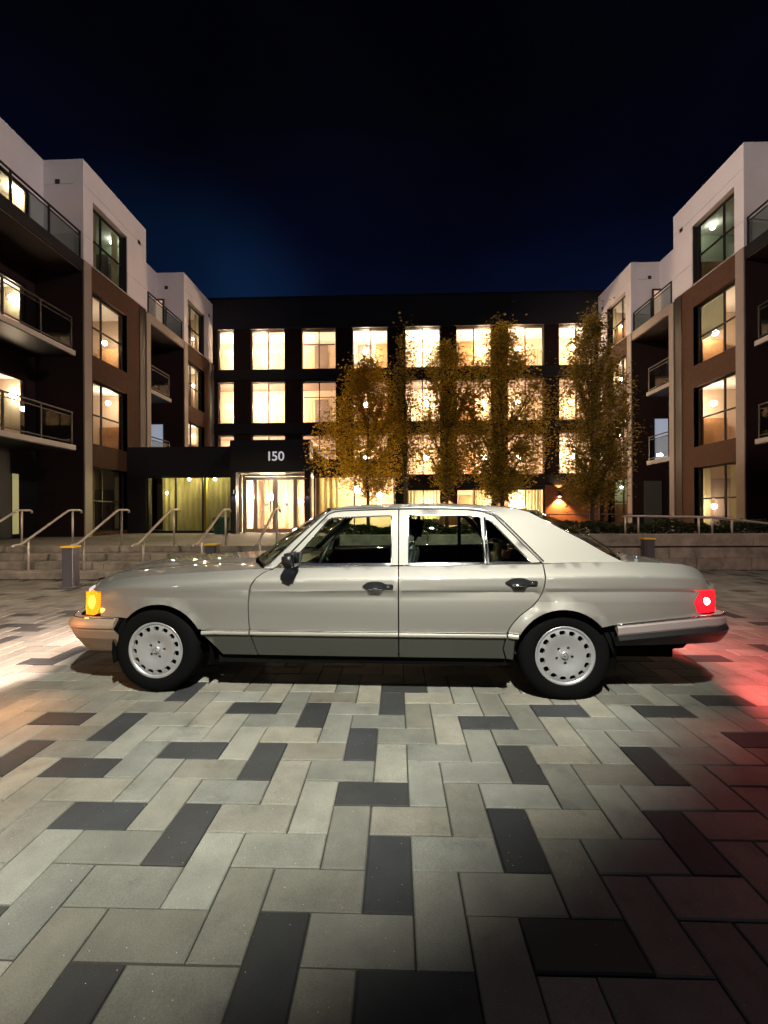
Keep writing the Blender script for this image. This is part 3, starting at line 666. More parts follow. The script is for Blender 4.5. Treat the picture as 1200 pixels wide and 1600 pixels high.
        Fw.obj('terrace_fascia', [(u0, u1, 9.24, 9.60, -.02, .028)], MT['black' if isnear else 'strip'], b_)
        railing(Fw, u0, u1, 9.48, b_, .05)
        # set-back white top storey
        L = wall_with_holes(Fw, u0, u1+.0, 9.43, 12.9, [(u1-1.6, u1-.5, 9.9, 11.5)], 1.3, 1.5) if isnear else [(u0, u1, 9.43, 12.9, 1.3, 1.5)]
        Fw.obj('upper_wall', L, MT['white'], b_)
        if isnear:
            Fb = Face((X+side*1.3, 0, 0), (0,1,0), (side,0,0)); wn = window(Fb, u1-1.6, u1-.5, 9.9, 11.5, b_, (), (), .06, .05)
            room(Fb, u1-1.6, u1-.5, 9.9, 11.5, wn, LAMP_A, None, 1.4)
        ends = u1 - (.35 if isnear else 1.15)
        for zz in (3.33, 6.33):
            bs = Fw.obj('balcony_slab', [(u0, ends, zz+.012, zz+.16, -.02, 1.6)], MT['slab'], b_); Fw.obj('shade_soffit', [(u0+.01, ends-.01, zz-.02, zz+.01, -.01, 1.59)], MT['black'], bs)  # black underside sheet stands in for the shade below the slab
            railing(Fw, u0, ends-.05, zz+.165, b_, .04)
            Fy = Face((X, ends-.06, 0), (side, 0, 0), (0, 1, 0))
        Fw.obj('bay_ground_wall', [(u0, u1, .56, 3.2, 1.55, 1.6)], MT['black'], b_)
        # door in the end wall of the bay
    Fy = facing(blockB[0]-.03)
    for zz, m_ in ((9.45, LAMP_A), (3.5, None)):
        off = .9
        d_ = Fy.obj('terrace_door', [(off, off+.07, zz, zz+2.15, -.10, -.03), (off+.85, off+.92, zz, zz+2.15, -.10, -.03), (off+.07, off+.85, zz+2.08, zz+2.15, -.10, -.03)], MT['frame'], b_)
        Fy.obj('blind', [(off+.07, off+.85, zz+.01, zz+2.08, -.05, -.035)], MT['peach'] if m_ else MT['bluelit'], d_)
    Fy.obj('door_panel', [(.5, 1.3, .57, 2.7, -.06, -.03)], mat('grey_door', (.10, .11, .09), .5), b_)
    return b_
MT['peach'] = mat('lit_peach_blind', (.6, .45, .36), .8, emis=(1., .62, .45), estr=.5); MT['bluelit'] = mat('lit_pale_blind', (.4, .45, .5), .8, emis=(.55, .62, .80), estr=.42)
litL = [[('-', .7, .8, .04), ('A', .45, .72, .085), ('A', .35, .30, .085), ('C', .6, .8, .08)],
        [('B', .5, .8, .08), ('A', .6, .7, .07), ('A', .6, .5, .07), ('A', .6, .2, .05)]]
litR = [[('A', .5, .35, .09), ('A', .5, .62, .10), ('A', .45, .35, .10, 'blind'), ('C', .5, .8, .09)],
        [('B', .5, .8, .06), ('A', .5, .6, .08), ('A', .5, .5, .08), ('A', .5, .3, .06)]]
wing('left_wing_building', -10.2, -1, 'left wing with white top storey, brown brick and glass balconies beside the steps', 6.0, (13.52, 16.95, 13.93, 15.75), (20.05, 23.2, 20.4, 22.2), litL)
wing('right_wing_building', 11.0, 1, 'right wing with white top storey and brick, behind the ramp handrail', 6.0, (13.65, 17.0, 14.0, 15.95), (20.05, 23.2, 20.5, 22.3), litR)
sl = box('slit_window', -11.72, -11.70, 12.55, 12.75, .7, 2.55, mat('slit_glow', (.5, .45, .2), .5, emis=(.75, .68, .30), estr=.35), bpy.data.objects['left_wing_building'])

# parenting to offset empties keeps world position: fix parent inverse for everything made in world space
for root in (cb, lb, st, rw, bpy.data.objects['left_wing_building'], bpy.data.objects['right_wing_building']):
    for ch in root.children:
        ch.matrix_parent_inverse = Matrix.Translation(-Vector(root.location))

# ================================================================== HANDRAILS, BOLLARDS, BIN
def handrail(X, label, z_off=0):
    t = empty('handrail', (X, 8.5, 0), label, 'handrail', 'handrails on the steps')
    tubeobj('rail', [(0, -.36, .66), (0, -.28, .69), (0, -.16, .70), (0, .0, .78), (0, 1.08, 1.385), (0, 1.16, 1.40), (0, 1.44, 1.40), (0, 1.49, 1.38), (0, 1.50, 1.33)], .024, MT['steel'], t, 10)
    tubeobj('post', [(0, .02, .133), (0, .02, .765)], .022, MT['steel'], t, 10)
    tubeobj('post', [(0, 1.22, .555), (0, 1.22, 1.385)], .022, MT['steel'], t, 10)
    boxes('foot_plate', [(-.05, .05, -.03, .07, .133, .143), (-.05, .05, 1.17, 1.27, .56, .57)], MT['steel'], t)
for X, lab in ((-8.85, 'pale metal handrail at the far left, cut by the picture edge'), (-7.62, 'pale metal handrail second from the left on the steps'), (-6.45, 'pale metal handrail behind the full-height bollard'), (-5.2, 'pale metal handrail between the tall bollard and the curtained lobby glass'), (-3.98, 'pale metal handrail in front of the green bin'), (-2.78, 'pale metal handrail in front of the lit entrance doors')):
    handrail(X, lab)
rr = empty('ramp_railing', (6.5, 10.0, .7), 'long pale handrail sloping down along the ramp above the low wall', 'handrail')
def ztop(x): return 1.20 + (x-5.3) * -.018 if x < 7.4 else 1.162 - (x-7.4)*.13
tubeobj('rail', [(x-6.5, 0, ztop(x)-.7) for x in (5.3, 6., 6.8, 7.4, 8., 8.8, 9.6)], .024, MT['steel'], rr, 10)
tubeobj('rail', [(x-6.5, .35, ztop(x)-.71) for x in (5.45, 6.4, 7.5, 8.4)], .018, MT['steel'], rr, 8)
for x in (5.32, 5.62, 7.0, 7.3, 7.75, 8.7, 9.5): tubeobj('post', [(x-6.5, 0, -.02), (x-6.5, 0, ztop(x)-.715)], .020, MT['steel'], rr, 8)
r3 = empty('thin_railing', (4.8, 12.85, .56), 'thin dark railing in front of the rust brick wall', 'railing')
tubeobj('rail', [(-1.5, 0, .66), (2.2, 0, .66)], .014, MT['bol'], r3)
for x in (-1.4, -.2, 1., 2.1): tubeobj('post', [(x, 0, 0), (x, 0, .66)], .014, MT['bol'], r3)

def bollard(x, y, label, rot=0.):
    t = empty('bollard', (x, y, 0), label, 'bollard', 'square steel bollards with yellow tops'); t.rotation_euler = (0, 0, rot)
    bm = bmesh.new(); abox(bm, -.10, .10, -.10, .10, .03, .715); bmesh.ops.bevel(bm, geom=[e_ for e_ in bm.edges if abs(e_.verts[0].co.z-e_.verts[1].co.z) > .5], offset=.025, segments=3, affect='EDGES'); obj('shaft', bm, MT['bol'], t)
    box('cap_band', -.112, .112, -.112, .112, .715, .745, MT['yellow'], t, .004)
    box('base_plate', -.15, .15, -.15, .15, .002, .03, MT['bol'], t, .004)
    for sx in (-1, 1):
        for sy in (-1, 1): box('anchor_bolt', sx*.12-.018, sx*.12+.018, sy*.12-.018, sy*.12+.018, .03, .062, MT['chrome'], t, .004)
bollard(-5.80, 7.35, 'grey steel bollard with yellow top, fully visible left of the car', .1)
bollard(-3.42, 7.75, 'yellow-topped bollard rising behind the car bonnet, before the steps')
bollard(5.28, 9.05, 'yellow-topped bollard behind the boot of the car, before the low wall')
bollard(8.02, 8.9, 'bollard at the right picture edge, before the low wall')

bn = empty('litter_bin', (-6.30, 15.0, .56), 'round dark green bin beside the lobby glass', 'bin')
bm = bmesh.new(); tube(bm, [(0,0,0), (0,0,.5)], [.23, .27], 20); obj('bin_body', bm, MT['bin'], bn, False)
bm = bmesh.new(); tube(bm, [(0,0,.5), (0,0,.54), (0,0,.60), (0,0,.62)], [.29, .29, .26, .18], 20); obj('lid', bm, MT['bin'], bn, False)

# ================================================================== CAR
car = empty('sedan_car', (-.28, 3.86, 0), 'champagne metallic four-door sedan parked side-on with amber and red lamps lit', 'car')
car.rotation_euler = (0, 0, -radians(1.5))
CREST = [(-2.12,.70),(-2.03,.752),(-1.98,.775),(-1.83,.815),(-1.55,.853),(-1.2,.878),(-.7,.908),(.3,.93),(1.3,.95),(1.75,.962),(1.95,.962),(2.2,.950),(2.34,.936),(2.42,.905),(2.46,.87),(2.50,.81)]
WID = [(-2.12,.74),(-2.06,.785),(-1.98,.815),(-1.85,.845),(-1.6,.875),(-1.2,.893),(-.7,.903),(0,.910),(.8,.910),(1.4,.905),(1.9,.890),(2.2,.868),(2.35,.848),(2.45,.825),(2.50,.80),(2.53,.76)]
GV = [(.0,-.10),(.22,-.055),(.30,-.030),(.44,-.006),(.52,-.001),(.62,0),(.70,-.003),(.757,-.013),(.768,-.0035),(.780,-.0065),(.82,-.009),(.848,-.012),(.856,-.016),(.875,-.031),(.90,-.053),(.915,-.067),(.93,-.084),(.96,-.14)]
def crest(x): return sinterp(CREST, x)
def yside(x, z):
    zc = crest(x); zz = z if z < .6 else .6 + (z-.6) * .33 / max(.08, zc-.6)
    y = sinterp(WID, x) + interp(GV, zz)
    for cx, r0, r1, a in ((-1.42, .345, .385, .013), (1.437, .335, .392, .019)):
        d = sqrt((x-cx)**2 + (z-.315)**2)
        if z > .2:
            if d < r1 and d > r0-.1:
                t = min(1, (r1-d)/(r1-r0)*1.6); y += a * t*t*(3-2*t)
    return y
GRN = [(.90,.838),(.93,.822),(1.1,.765),(1.25,.708),(1.31,.680),(1.34,.658),(1.365,.628),(1.38,.595)]
def ygreen(x, z): return sinterp(GRN, z) - max(0, x-1.0)*.05*max(0, z-.95)*2
def dens(poly, step=.05, closed=True):
    o = []
    for (a, b), (c, d) in zip(poly, poly[1:] + poly[:1]):
        n_ = max(1, int(math.hypot(c-a, d-b) / step))
        for k in range(n_): o.append((a + (c-a)*k/n_, b + (d-b)*k/n_))
    return o
def spl(pts, n_=4):     # open smooth curve through points
    o = []
    for i in range(len(pts)-1):
        p0 = pts[max(i-1,0)]; p1 = pts[i]; p2 = pts[i+1]; p3 = pts[min(i+2,len(pts)-1)]
        for k in range(n_):
            t = k/n_; o.append(tuple(.5*((2*p1[j]) + (-p0[j]+p2[j])*t + (2*p0[j]-5*p1[j]+4*p2[j]-p3[j])*t*t + (-p0[j]+3*p1[j]-3*p2[j]+p3[j])*t**3) for j in (0,1)))
    o.append(pts[-1]); return o
def inside(p, poly):
    x, y = p; r_ = False; j = len(poly)-1
    for i in range(len(poly)):
        xi, yi = poly[i]; xj, yj = poly[j]
        if (yi > y) != (yj > y) and x < (xj-xi)*(y-yi)/(yj-yi) + xi: r_ = not r_
        j = i
    return r_
def pdist(p, poly):
    b = 9
    for (a, c), (d, e_) in zip(poly, poly[1:] + poly[:1]):
        L = (d-a)**2 + (e_-c)**2; t = 0 if L == 0 else max(0, min(1, ((p[0]-a)*(d-a)+(p[1]-c)*(e_-c))/L))
        b = min(b, math.hypot(p[0]-a-t*(d-a), p[1]-c-t*(e_-c)))
    return b
def panel(name, poly, mapf, m, parent, holes=(), step=.05, grid=.05, depth=.022, dirn=None, gap=0., extraz=()):
    """fill an outline drawn in the plane, lay it on the surface mapf, and turn its edges inward"""
    loops = [dens(list(poly), step)] + [dens(list(h), step) for h in holes]
    V2 = []; E2 = []
    for L in loops:
        b = len(V2); V2 += [Vector(p) for p in L]; E2 += [(b+k, b+(k+1) % len(L)) for k in range(len(L))]
    x0 = min(p[0] for p in loops[0]); x1 = max(p[0] for p in loops[0]); z0 = min(p[1] for p in loops[0]); z1 = max(p[1] for p in loops[0])
    zs = [z0 + (k+.5)*grid for k in range(int((z1-z0)/grid)+1)]
    zs += [z for z in extraz if z0 < z < z1]
    for z in zs:
        x = x0 + grid*.5
        while x < x1:
            p = (x, z)
            if inside(p, loops[0]) and not any(inside(p, h) for h in loops[1:]) and min(pdist(p, L) for L in loops) > grid*.28: V2.append(Vector(p))
            x += grid
    r_ = delaunay_2d_cdt(V2, E2, [], 0, 1e-5)
    vs, fs = r_[0], r_[2]
    V3 = [mapf(p.x, p.y) for p in vs]; Fq = []
    for f in fs:
        c = (sum(vs[i].x for i in f)/len(f), sum(vs[i].y for i in f)/len(f))
        if inside(c, loops[0]) and not any(inside(c, h) for h in loops[1:]): Fq.append(tuple(f))
    # boundary edges of the kept faces
    cnt = {}
    for f in Fq:
        for a, b in zip(f, f[1:] + f[:1]): cnt[(min(a,b), max(a,b))] = cnt.get((min(a,b), max(a,b)), []) + [(a, b)]
    dv = Vector(dirn) if dirn else None
    base = len(V3); mp = {}
    V3 = [Vector(v_) for v_ in V3]; extra = []
    for k, L in cnt.items():
        if len(L) == 1:
            for i in L[0]:
                if i not in mp:
                    mp[i] = base + len(extra); extra.append(V3[i]); extra.append(V3[i] + dv*depth)
    nf = len(Fq)
    for k, L in cnt.items():
        if len(L) == 1:
            a, b = L[0]; Fq.append((b, a, mp[a], mp[b])) if False else Fq.append((mp[a], mp[b], mp[b]+1, mp[a]+1))
    V3 += extra
    me = bpy.data.meshes.new(name); me.from_pydata([tuple(v_) for v_ in V3], [], Fq); me.update()
    bm = bmesh.new(); bm.from_mesh(me); bmesh.ops.recalc_face_normals(bm, faces=bm.faces[:nf] if False else bm.faces[:]); bm.to_mesh(me); bm.free()
    o = link(name, me, m, parent)
    for i, p in enumerate(me.polygons): p.use_smooth = i < nf
    return o
EX = (.60, .62, .70, .756, .762, .768, .780, .835, .848, .857, .87, .885, .90, .915)
def sidepanel(name, poly, m, s, parent=None, f=None, off=0., **k):
    f = f or yside
    return panel(name, poly, lambda x, z: (x, s*(f(x, z)+off), z), m, parent or car, dirn=(0, -s, 0), **k)
def arc(cx, r, a0, a1, n_=14): return [(cx + r*cos(radians(a0+(a1-a0)*k/n_)), .315 + r*sin(radians(a0+(a1-a0)*k/n_))) for k in range(n_+1)]
for s in (-1, 1):
    # ---- lower body panels
    fc = [(-.752,.488), (-.760,.60), (-.756,.75), (-.725,.832), (-.665,.885), (-.60,.905)]
    cut = spl(fc)
    top = [(x, crest(x)) for x in (-.70, -.9, -1.05, -1.2, -1.4, -1.55, -1.7, -1.83, -1.92, -1.98, -2.03)]
    P = [(-1.90,.555), (-1.668,.555)] + arc(-1.42, .345, 136, 30) + [(-1.108,.488)] + cut[:-1] + [(-.655,.912)] + top + [(-2.045,.738), (-1.905,.738)]
    sidepanel('front_fender', P, MT['paint'], s, extraz=EX)
    cut2 = [(x+.009, z) for x, z in cut]
    fd = sidepanel('front_door', cut2[:-1] + [(-.585,.917), (.3095,.930), (.3095,.488)], MT['paint'], s, extraz=EX)
    rc = spl([(1.058,.488),(1.083,.535),(1.14,.603),(1.228,.672),(1.290,.75),(1.318,.85),(1.323,.950)])
    rd = sidepanel('rear_door', [(.3185,.488), (.3185,.930)] + rc[::-1], MT['paint'], s, extraz=EX)
    rcq = [(x+.009, z-.002) for x, z in rc]
    q = rcq + [(1.5,crest(1.5)), (1.75,crest(1.75)), (1.95,crest(1.95)), (2.15,crest(2.15)), (2.3,crest(2.3)), (2.38,crest(2.38)), (2.43,crest(2.43)), (2.47,crest(2.47)), (2.497,crest(2.497)), (2.505,.772), (2.385,.772), (2.335,.69), (2.36,.612), (2.425,.607), (1.795,.545)]
    sidepanel('rear_quarter', q + arc(1.437, .335, 40, 152) + [(1.13,.488)], MT['paint'], s, extraz=EX)
    # ---- mouldings and cladding
    def strip(parent, x0, x1):
        n_ = max(2, int((x1-x0)/.08)); V = []; Fq = []
        prof = ((.4465,.002),(.449,.012),(.463,.016),(.477,.013),(.484,.003))
        for k in range(n_+1):
            x = x0 + (x1-x0)*k/n_
            for z, d in prof: V.append((x, s*(yside(x, z)+d), z))
        for k in range(n_):
            for j in range(4): a = k*5+j; Fq.append((a, a+5, a+6, a+1))
        o = data('moulding', V, Fq, MT['mold'], parent, True)
        V = []; Fq = []
        for k in range(n_+1):
            x = x0 + (x1-x0)*k/n_
            for z, d in ((.4785,.004),(.480,.0165),(.4865,.0165),(.488,.003)): V.append((x, s*(yside(x, z)+d), z))
        for k in range(n_):
            for j in range(3): a = k*4+j; Fq.append((a, a+4, a+5, a+1))
        data('chrome_strip', V, Fq, MT['chrome'], parent, False)
    ff = bpy.data.objects['front_fender'] if s == -1 else bpy.data.objects['front_fender.001']
    rq = bpy.data.objects['rear_quarter'] if s == -1 else bpy.data.objects['rear_quarter.001']
    strip(ff, -1.095, -.752); strip(fd, -.742, .3095); strip(rd, .3185, 1.055); strip(rq, 1.064, 1.130)
    sidepanel('cladding', [(-1.085,.4455), (-.955,.300), (-.70,.300), (-.748,.4455)], MT['clad'], s, ff)
    sidepanel('cladding', [(-.739,.4455), (-.691,.300), (.3095,.300), (.3095,.4455)], MT['clad'], s, fd)
    sidepanel('cladding', [(.3185,.4455), (.3185,.300), (1.05,.300), (1.03,.37), (1.045,.4455)], MT['clad'], s, rd)
    sidepanel('cladding', [(1.055,.4455), (1.04,.37), (1.06,.300), (1.10,.300), (1.108,.4455)], MT['clad'], s, rq)
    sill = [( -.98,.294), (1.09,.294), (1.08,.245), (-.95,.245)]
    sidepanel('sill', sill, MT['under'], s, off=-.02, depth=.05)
    # ---- greenhouse
    gA, gB = (-.56,.926), (-.215,1.300)
    outerF = [gA, gB, (-.17,1.318), (-.10,1.326), (.3095,1.337), (.3095,.937), (-.2,.930)]
    glF = [(-.475,.944), (-.212,1.262), (-.19,1.276), (.248,1.292), (.262,1.285), (.262,.947)]
    fr = sidepanel('window_frame', outerF, MT['paint'], s, fd, f=ygreen, holes=[glF], grid=.08, depth=.03)
    outerR = [(.3185,.937), (.3185,1.337), (.62,1.3375), (.82,1.331), (.93,1.316), (1.01,1.288), (1.315,.962), (1.28,.951)]
    glM = [(.386,.950), (.386,1.286), (.395,1.294), (.80,1.291), (.915,1.280), (.930,.955)]
    glQ = [(.958,.957), (.948,1.262), (1.0,1.240), (1.245,.962)]
    fr2 = sidepanel('window_frame', outerR, MT['paint'], s, rd, f=ygreen, holes=[glM, glQ], grid=.08, depth=.03)
    def shr(poly, d):
        cx = sum(p[0] for p in poly)/len(poly); cz = sum(p[1] for p in poly)/len(poly)
        return [(p[0] + (d if p[0] < cx else -d)*-1, p[1] + (d if p[1] < cz else -d)*-1) for p in poly]
    for pr, g in ((fd, glF), (rd, glM), (rd, glQ)):
        sidepanel('side_window', shr(g, .006), MT['cglass'], s, pr, f=ygreen, off=-.022, depth=.003, grid=.1)
        lp = dens(g, .04); bm = bmesh.new()
        tube(bm, [(x, s*(ygreen(x, z)+.001), z) for x, z in lp + [lp[0]]], .0055, 6, False); obj('window_seal', bm, MT['chrome'] if g is not glQ else MT['chrome'], pr, True)
    for pr, (a, b) in ((fd, (-.56, .3095)), (rd, (.3185, 1.31))):   # chrome belt line
        n_ = 12; bm = bmesh.new(); tube(bm, [(a+(b-a)*k/n_, s*(ygreen(a+(b-a)*k/n_, .934)+.004), (crest(a+(b-a)*k/n_)+.004 if a+(b-a)*k/n_ > .3 else .9345)) for k in range(n_+1)], .0075, 6); obj('belt_trim', bm, MT['chrome'], pr, True)
    fin = [(.94,.955), (.947,1.275)]
    bm = bmesh.new(); tube(bm, [(x, s*(ygreen(x, z)+.003), z) for x, z in fin], .009, 6); obj('divider_bar', bm, MT['chrome'], rd, True)
    # pillar / roof rail / C-pillar panel
    up_ = [(-.665,.914), (-.52,1.060), (-.36,1.205), (-.245,1.308), (-.20,1.338), (-.12,1.362), (.0,1.372), (.4,1.379), (.8,1.372), (1.05,1.357), (1.18,1.340), (1.28,1.312), (1.45,1.215), (1.64,1.106), (1.78,1.018), (1.86,.974), (1.90,.963)]
    lo_ = [(1.6,crest(1.6)+.001), (1.333,.953), (1.325,.962), (1.021,1.293), (.935,1.324), (.82,1.339), (.62,1.3455), (.31,1.345), (-.10,1.334), (-.175,1.327), (-.225,1.308), (-.573,.930), (-.60,.914)]
    sidepanel('roof_pillar', up_ + lo_, MT['paint'], s, f=ygreen, grid=.045, step=.035, depth=.03)
    # drip rail
    bm = bmesh.new(); pts = spl([(-.645,.93), (-.40,1.172), (-.235,1.317), (-.10,1.344), (.4,1.352), (.8,1.345), (.95,1.326), (1.035,1.292), (1.18,1.140), (1.338,.965)], 6)
    tube(bm, [(x, s*(ygreen(x, z)+.003), z) for x, z in pts], .006, 6); obj('drip_rail', bm, MT['chrome'], car, True)
    # ---- door handles
    for pr, hx, hz in ((fd, .168, .805), (rd, 1.155, .833)):
        y = yside(hx, hz)
        h = panel('door_handle', spl([(hx-.105,hz), (hx-.06,hz+.026), (hx+.02,hz+.028), (hx+.06,hz+.012), (hx+.105,hz+.010), (hx+.108,hz-.016), (hx+.06,hz-.018), (hx+.02,hz-.028), (hx-.06,hz-.026), (hx-.105,hz)], 3)[:-1],
                  lambda x, z, hz=hz, y=y: (x, s*(y + .016), z), MT['plast'], pr, dirn=(0, -s, 0), depth=.02, grid=.03, step=.03)
        bm = bmesh.new(); tube(bm, [(hx-.062, s*(y+.012), hz-.02), (hx-.05, s*(y+.034), hz-.018), (hx+.02, s*(y+.034), hz-.018), (hx+.035, s*(y+.012), hz-.02)], .009, 6); obj('grip', bm, MT['chrome'], h, True)
        bm = bmesh.new(); tube(bm, [(hx+.075, s*(y+.010), hz-.003), (hx+.075, s*(y+.021), hz-.003)], .010, 10); obj('lock', bm, MT['chrome'], h, True)
    # ---- wing mirror
    bm = bmesh.new(); mx_, my, mz = -.435, s*.965, .990
    abox(bm, mx_-.045, mx_+.045, my-.085, my+.085, mz-.055, mz+.062)
    for v_ in bm.verts:
        if v_.co.x < mx_: v_.co.z = mz + (v_.co.z-mz)*.72; v_.co.y = my + (v_.co.y-my)*.8
    bmesh.ops.bevel(bm, geom=bm.edges[:], offset=.018, segments=3, affect='EDGES'); mo = obj('wing_mirror', bm, MT['plast'], car, True)
    boxes('mirror_glass', [(mx_+.0455, mx_+.0475, my-.065, my+.065, mz-.04, mz+.047)], MT['chrome'], mo)
    boxes('mirror_arm', [(mx_-.02, mx_+.03, min(s*.80, s*.89), max(s*.80, s*.89), mz-.045, mz-.01)], MT['plast'], mo, .006)
    sidepanel('mirror_corner', [(-.53,.945), (-.40,.945), (-.395,1.03), (-.43,1.03)], MT['plast'], s, fd, f=ygreen, off=.006, depth=.02)
    # ---- lamps
    fl_ = [(-2.045,.585), (-2.052,.69), (-2.035,.734), (-1.96,.732), (-1.925,.712), (-1.908,.66), (-1.91,.61), (-1.932,.572), (-1.965,.560), (-2.02,.560)]
    ind = sidepanel('indicator_lamp', fl_, MT['amber'], s, off=.004, depth=.06, grid=.03, step=.03)
    tlp = [(2.345,.69), (2.392,.766), (2.50,.766), (2.515,.70), (2.505,.622), (2.367,.617)]
    tl = sidepanel('tail_lamp', tlp, MT['red'], s, off=.004, depth=.06, grid=.03, step=.03)
    bm = bmesh.new(); bmesh.ops.create_uvsphere(bm, u_segments=14, v_segments=8, radius=.026, matrix=Matrix.Translation((2.425, s*(yside(2.425,.695)+.002), .695)) @ Matrix.Diagonal((1, .4, 1, 1))); obj('bulb', bm, MT['redhot'], tl, True)
    bm = bmesh.new(); bmesh.ops.create_uvsphere(bm, u_segments=12, v_segments=8, radius=.040, matrix=Matrix.Translation((-1.975, s*(yside(-1.975,.65)+.002), .655)) @ Matrix.Diagonal((.95, .3, 1.35, 1))); obj('bulb', bm, MT['amberhot'], ind, True)
    # wheel housings
    for cx in (-1.42, 1.437):
        V = []; Fq = []; n_ = 18
        for k in range(n_+1):
            a = -15 + 210*k/n_
            for yy in (.872, .52): V.append((cx + .37*cos(radians(a)), s*yy, .315 + .37*sin(radians(a))))
        for k in range(n_): Fq.append((2*k, 2*k+2, 2*k+3, 2*k+1))
        b = len(V); V.append((cx, s*.52, .315)); Fq += [(b, 2*k+1, 2*k+3) for k in range(n_)]
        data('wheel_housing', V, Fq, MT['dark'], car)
# black apron pieces between arch and bumper, behind wheels
for s in (-1, 1):
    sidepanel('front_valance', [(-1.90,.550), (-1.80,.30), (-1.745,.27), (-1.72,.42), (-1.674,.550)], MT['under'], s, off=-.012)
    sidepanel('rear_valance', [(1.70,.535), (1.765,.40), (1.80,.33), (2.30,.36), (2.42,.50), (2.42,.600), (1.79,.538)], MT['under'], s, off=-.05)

# ---- top surfaces
def surf(name, xs_edge0, xs_edge1, edge, ctr, m, parent=car, nu=24, nv=24, pw=2.2, smooth=True):
    pass
def hoodC(x): return sinterp([(-2.32,.70),(-2.27,.77),(-2.2,.815),(-2.05,.862),(-1.9,.888),(-1.56,.915),(-1.1,.934),(-.9,.940)], x)
def grid_surf(name, P, m, parent, nu, nv, thick=None):
    V = [P(i/nu, -1 + 2*j/nv) for i in range(nu+1) for j in range(nv+1)]
    Fq = [(i*(nv+1)+j, (i+1)*(nv+1)+j, (i+1)*(nv+1)+j+1, i*(nv+1)+j+1) for i in range(nu) for j in range(nv)]
    return data(name, V, Fq, m, parent, True)
def P_hood(u, t):
    xe = -2.03 + (-.672+2.03)*u; xc = -2.30 + (-.935+2.30)*u; a = abs(t)
    x = xc + (xe-xc)*a**2.2; ze = crest(xe)-.001; zc_ = hoodC(xc)
    y = t*(yside(xe, crest(xe)-.001))
    z = ze + (zc_-ze)*(1-a**2.6)
    # W-shaped pressing: raised centre flanked by shallow troughs
    z += .006*math.exp(-((a-.80)/.08)**2) - .004*math.exp(-((a-.62)/.12)**2)
    return (x, y, z)
hood = grid_surf('bonnet', P_hood, MT['paint'], car, 30, 44)
def P_trunk(u, t):
    xe = 1.86 + (2.497-1.86)*u; xc = 2.08 + (2.545-2.08)*u; a = abs(t)
    x = xc + (xe-xc)*a**2.2; ze = crest(xe)-.001
    zc_ = sinterp([(1.9,.985),(2.0,.978),(2.15,.962),(2.35,.938),(2.45,.915),(2.52,.87),(2.56,.81)], xc)
    return (x, t*yside(xe, crest(xe)-.001), ze + (zc_-ze)*(1-a**3))
trunk = grid_surf('boot_lid', P_trunk, MT['paint'], car, 22, 36)
ROOF_E = [(-.20,1.338),(-.12,1.362),(.0,1.372),(.4,1.379),(.8,1.372),(1.05,1.357),(1.18,1.340),(1.28,1.312)]
def P_roof(u, t):
    xe = -.20 + 1.48*u; xc = -.31 + (1.51+.31)*u; a = abs(t); ze = sinterp(ROOF_E, xe)
    zc_ = sinterp([(-.31,1.350),(-.15,1.372),(0,1.382),(.4,1.392),(.8,1.388),(1.1,1.372),(1.35,1.350),(1.51,1.322)], xc)
    return (xc + (xe-xc)*a**2.2, t*ygreen(xe, ze), ze + (zc_-ze)*(1-a**3) - .001)
roof = grid_surf('roof', P_roof, MT['paint'], car, 30, 30)
def ruled(b_side, b_c, t_side, t_c, pw=2.2):
    def P(u, t):
        a = abs(t)**pw
        lo = Vector(b_c)*(1-a) + Vector((b_side[0], 0, b_side[2]))*a; hi = Vector(t_c)*(1-a) + Vector((t_side[0], 0, t_side[2]))*a
        bul = .02*sin(pi*u)
        return (lo.x*(1-u)+hi.x*u + (bul if b_c[0] > 0 else -bul), t*(b_side[1]*(1-u)+t_side[1]*u), lo.z*(1-u)+hi.z*u + bul)
    return P
ws = grid_surf('windscreen', ruled((-.655,.805,.925), (-.90,0,.955), (-.215,.655,1.330), (-.305,0,1.350)), MT['cglass'], car, 8, 20)
rg = grid_surf('rear_window', ruled((1.84,.775,.978), (2.09,0,.985), (1.285,.640,1.308), (1.50,0,1.322)), MT['cglass'], car, 8, 20)
for nm, A, B, C_, par in (('windscreen_seal', (-.215,.655,1.330), (-.305,0,1.350), None, ws), ('windscreen_seal', (-.655,.805,.925), (-.90,0,.955), None, ws), ('rear_window_trim', (1.285,.640,1.308), (1.50,0,1.322), None, rg), ('rear_window_trim', (1.84,.775,.978), (2.09,0,.985), None, rg)):
    pts = []
    for k in range(21):
        t = -1 + k/10; a = abs(t)**2.2; pts.append((B[0]*(1-a)+A[0]*a, t*A[1], B[2]*(1-a)+A[2]*a+.002))
    bm = bmesh.new(); tube(bm, pts, .009, 6); obj(nm, bm, MT['rubber'] if par is ws else MT['chrome'], par, True)
for s in (-1, 1):
    bm = bmesh.new(); tube(bm, [(1.285, s*.652, 1.310), (1.45, s*.70, 1.213), (1.64, s*.742, 1.104), (1.78, s*.768, 1.016), (1.86, s*.782, .978)], .011, 6); obj('rear_window_trim', bm, MT['chrome'], rg, True)
    bm = bmesh.new(); tube(bm, [(1.30, s*.645, 1.300), (1.46, s*.69, 1.200), (1.65, s*.73, 1.092), (1.79, s*.756, 1.004), (1.86, s*.765, .972)], .016, 6); obj('rear_window_seal', bm, MT['rubber'], rg, True)
    bm = bmesh.new(); tube(bm, [(-.665, s*.818, .916), (-.52, s*.778, 1.062), (-.36, s*.722, 1.207), (-.245, s*.68, 1.310), (-.2, s*.662, 1.338)], .010, 6); obj('windscreen_trim', bm, MT['chrome'], ws, True)
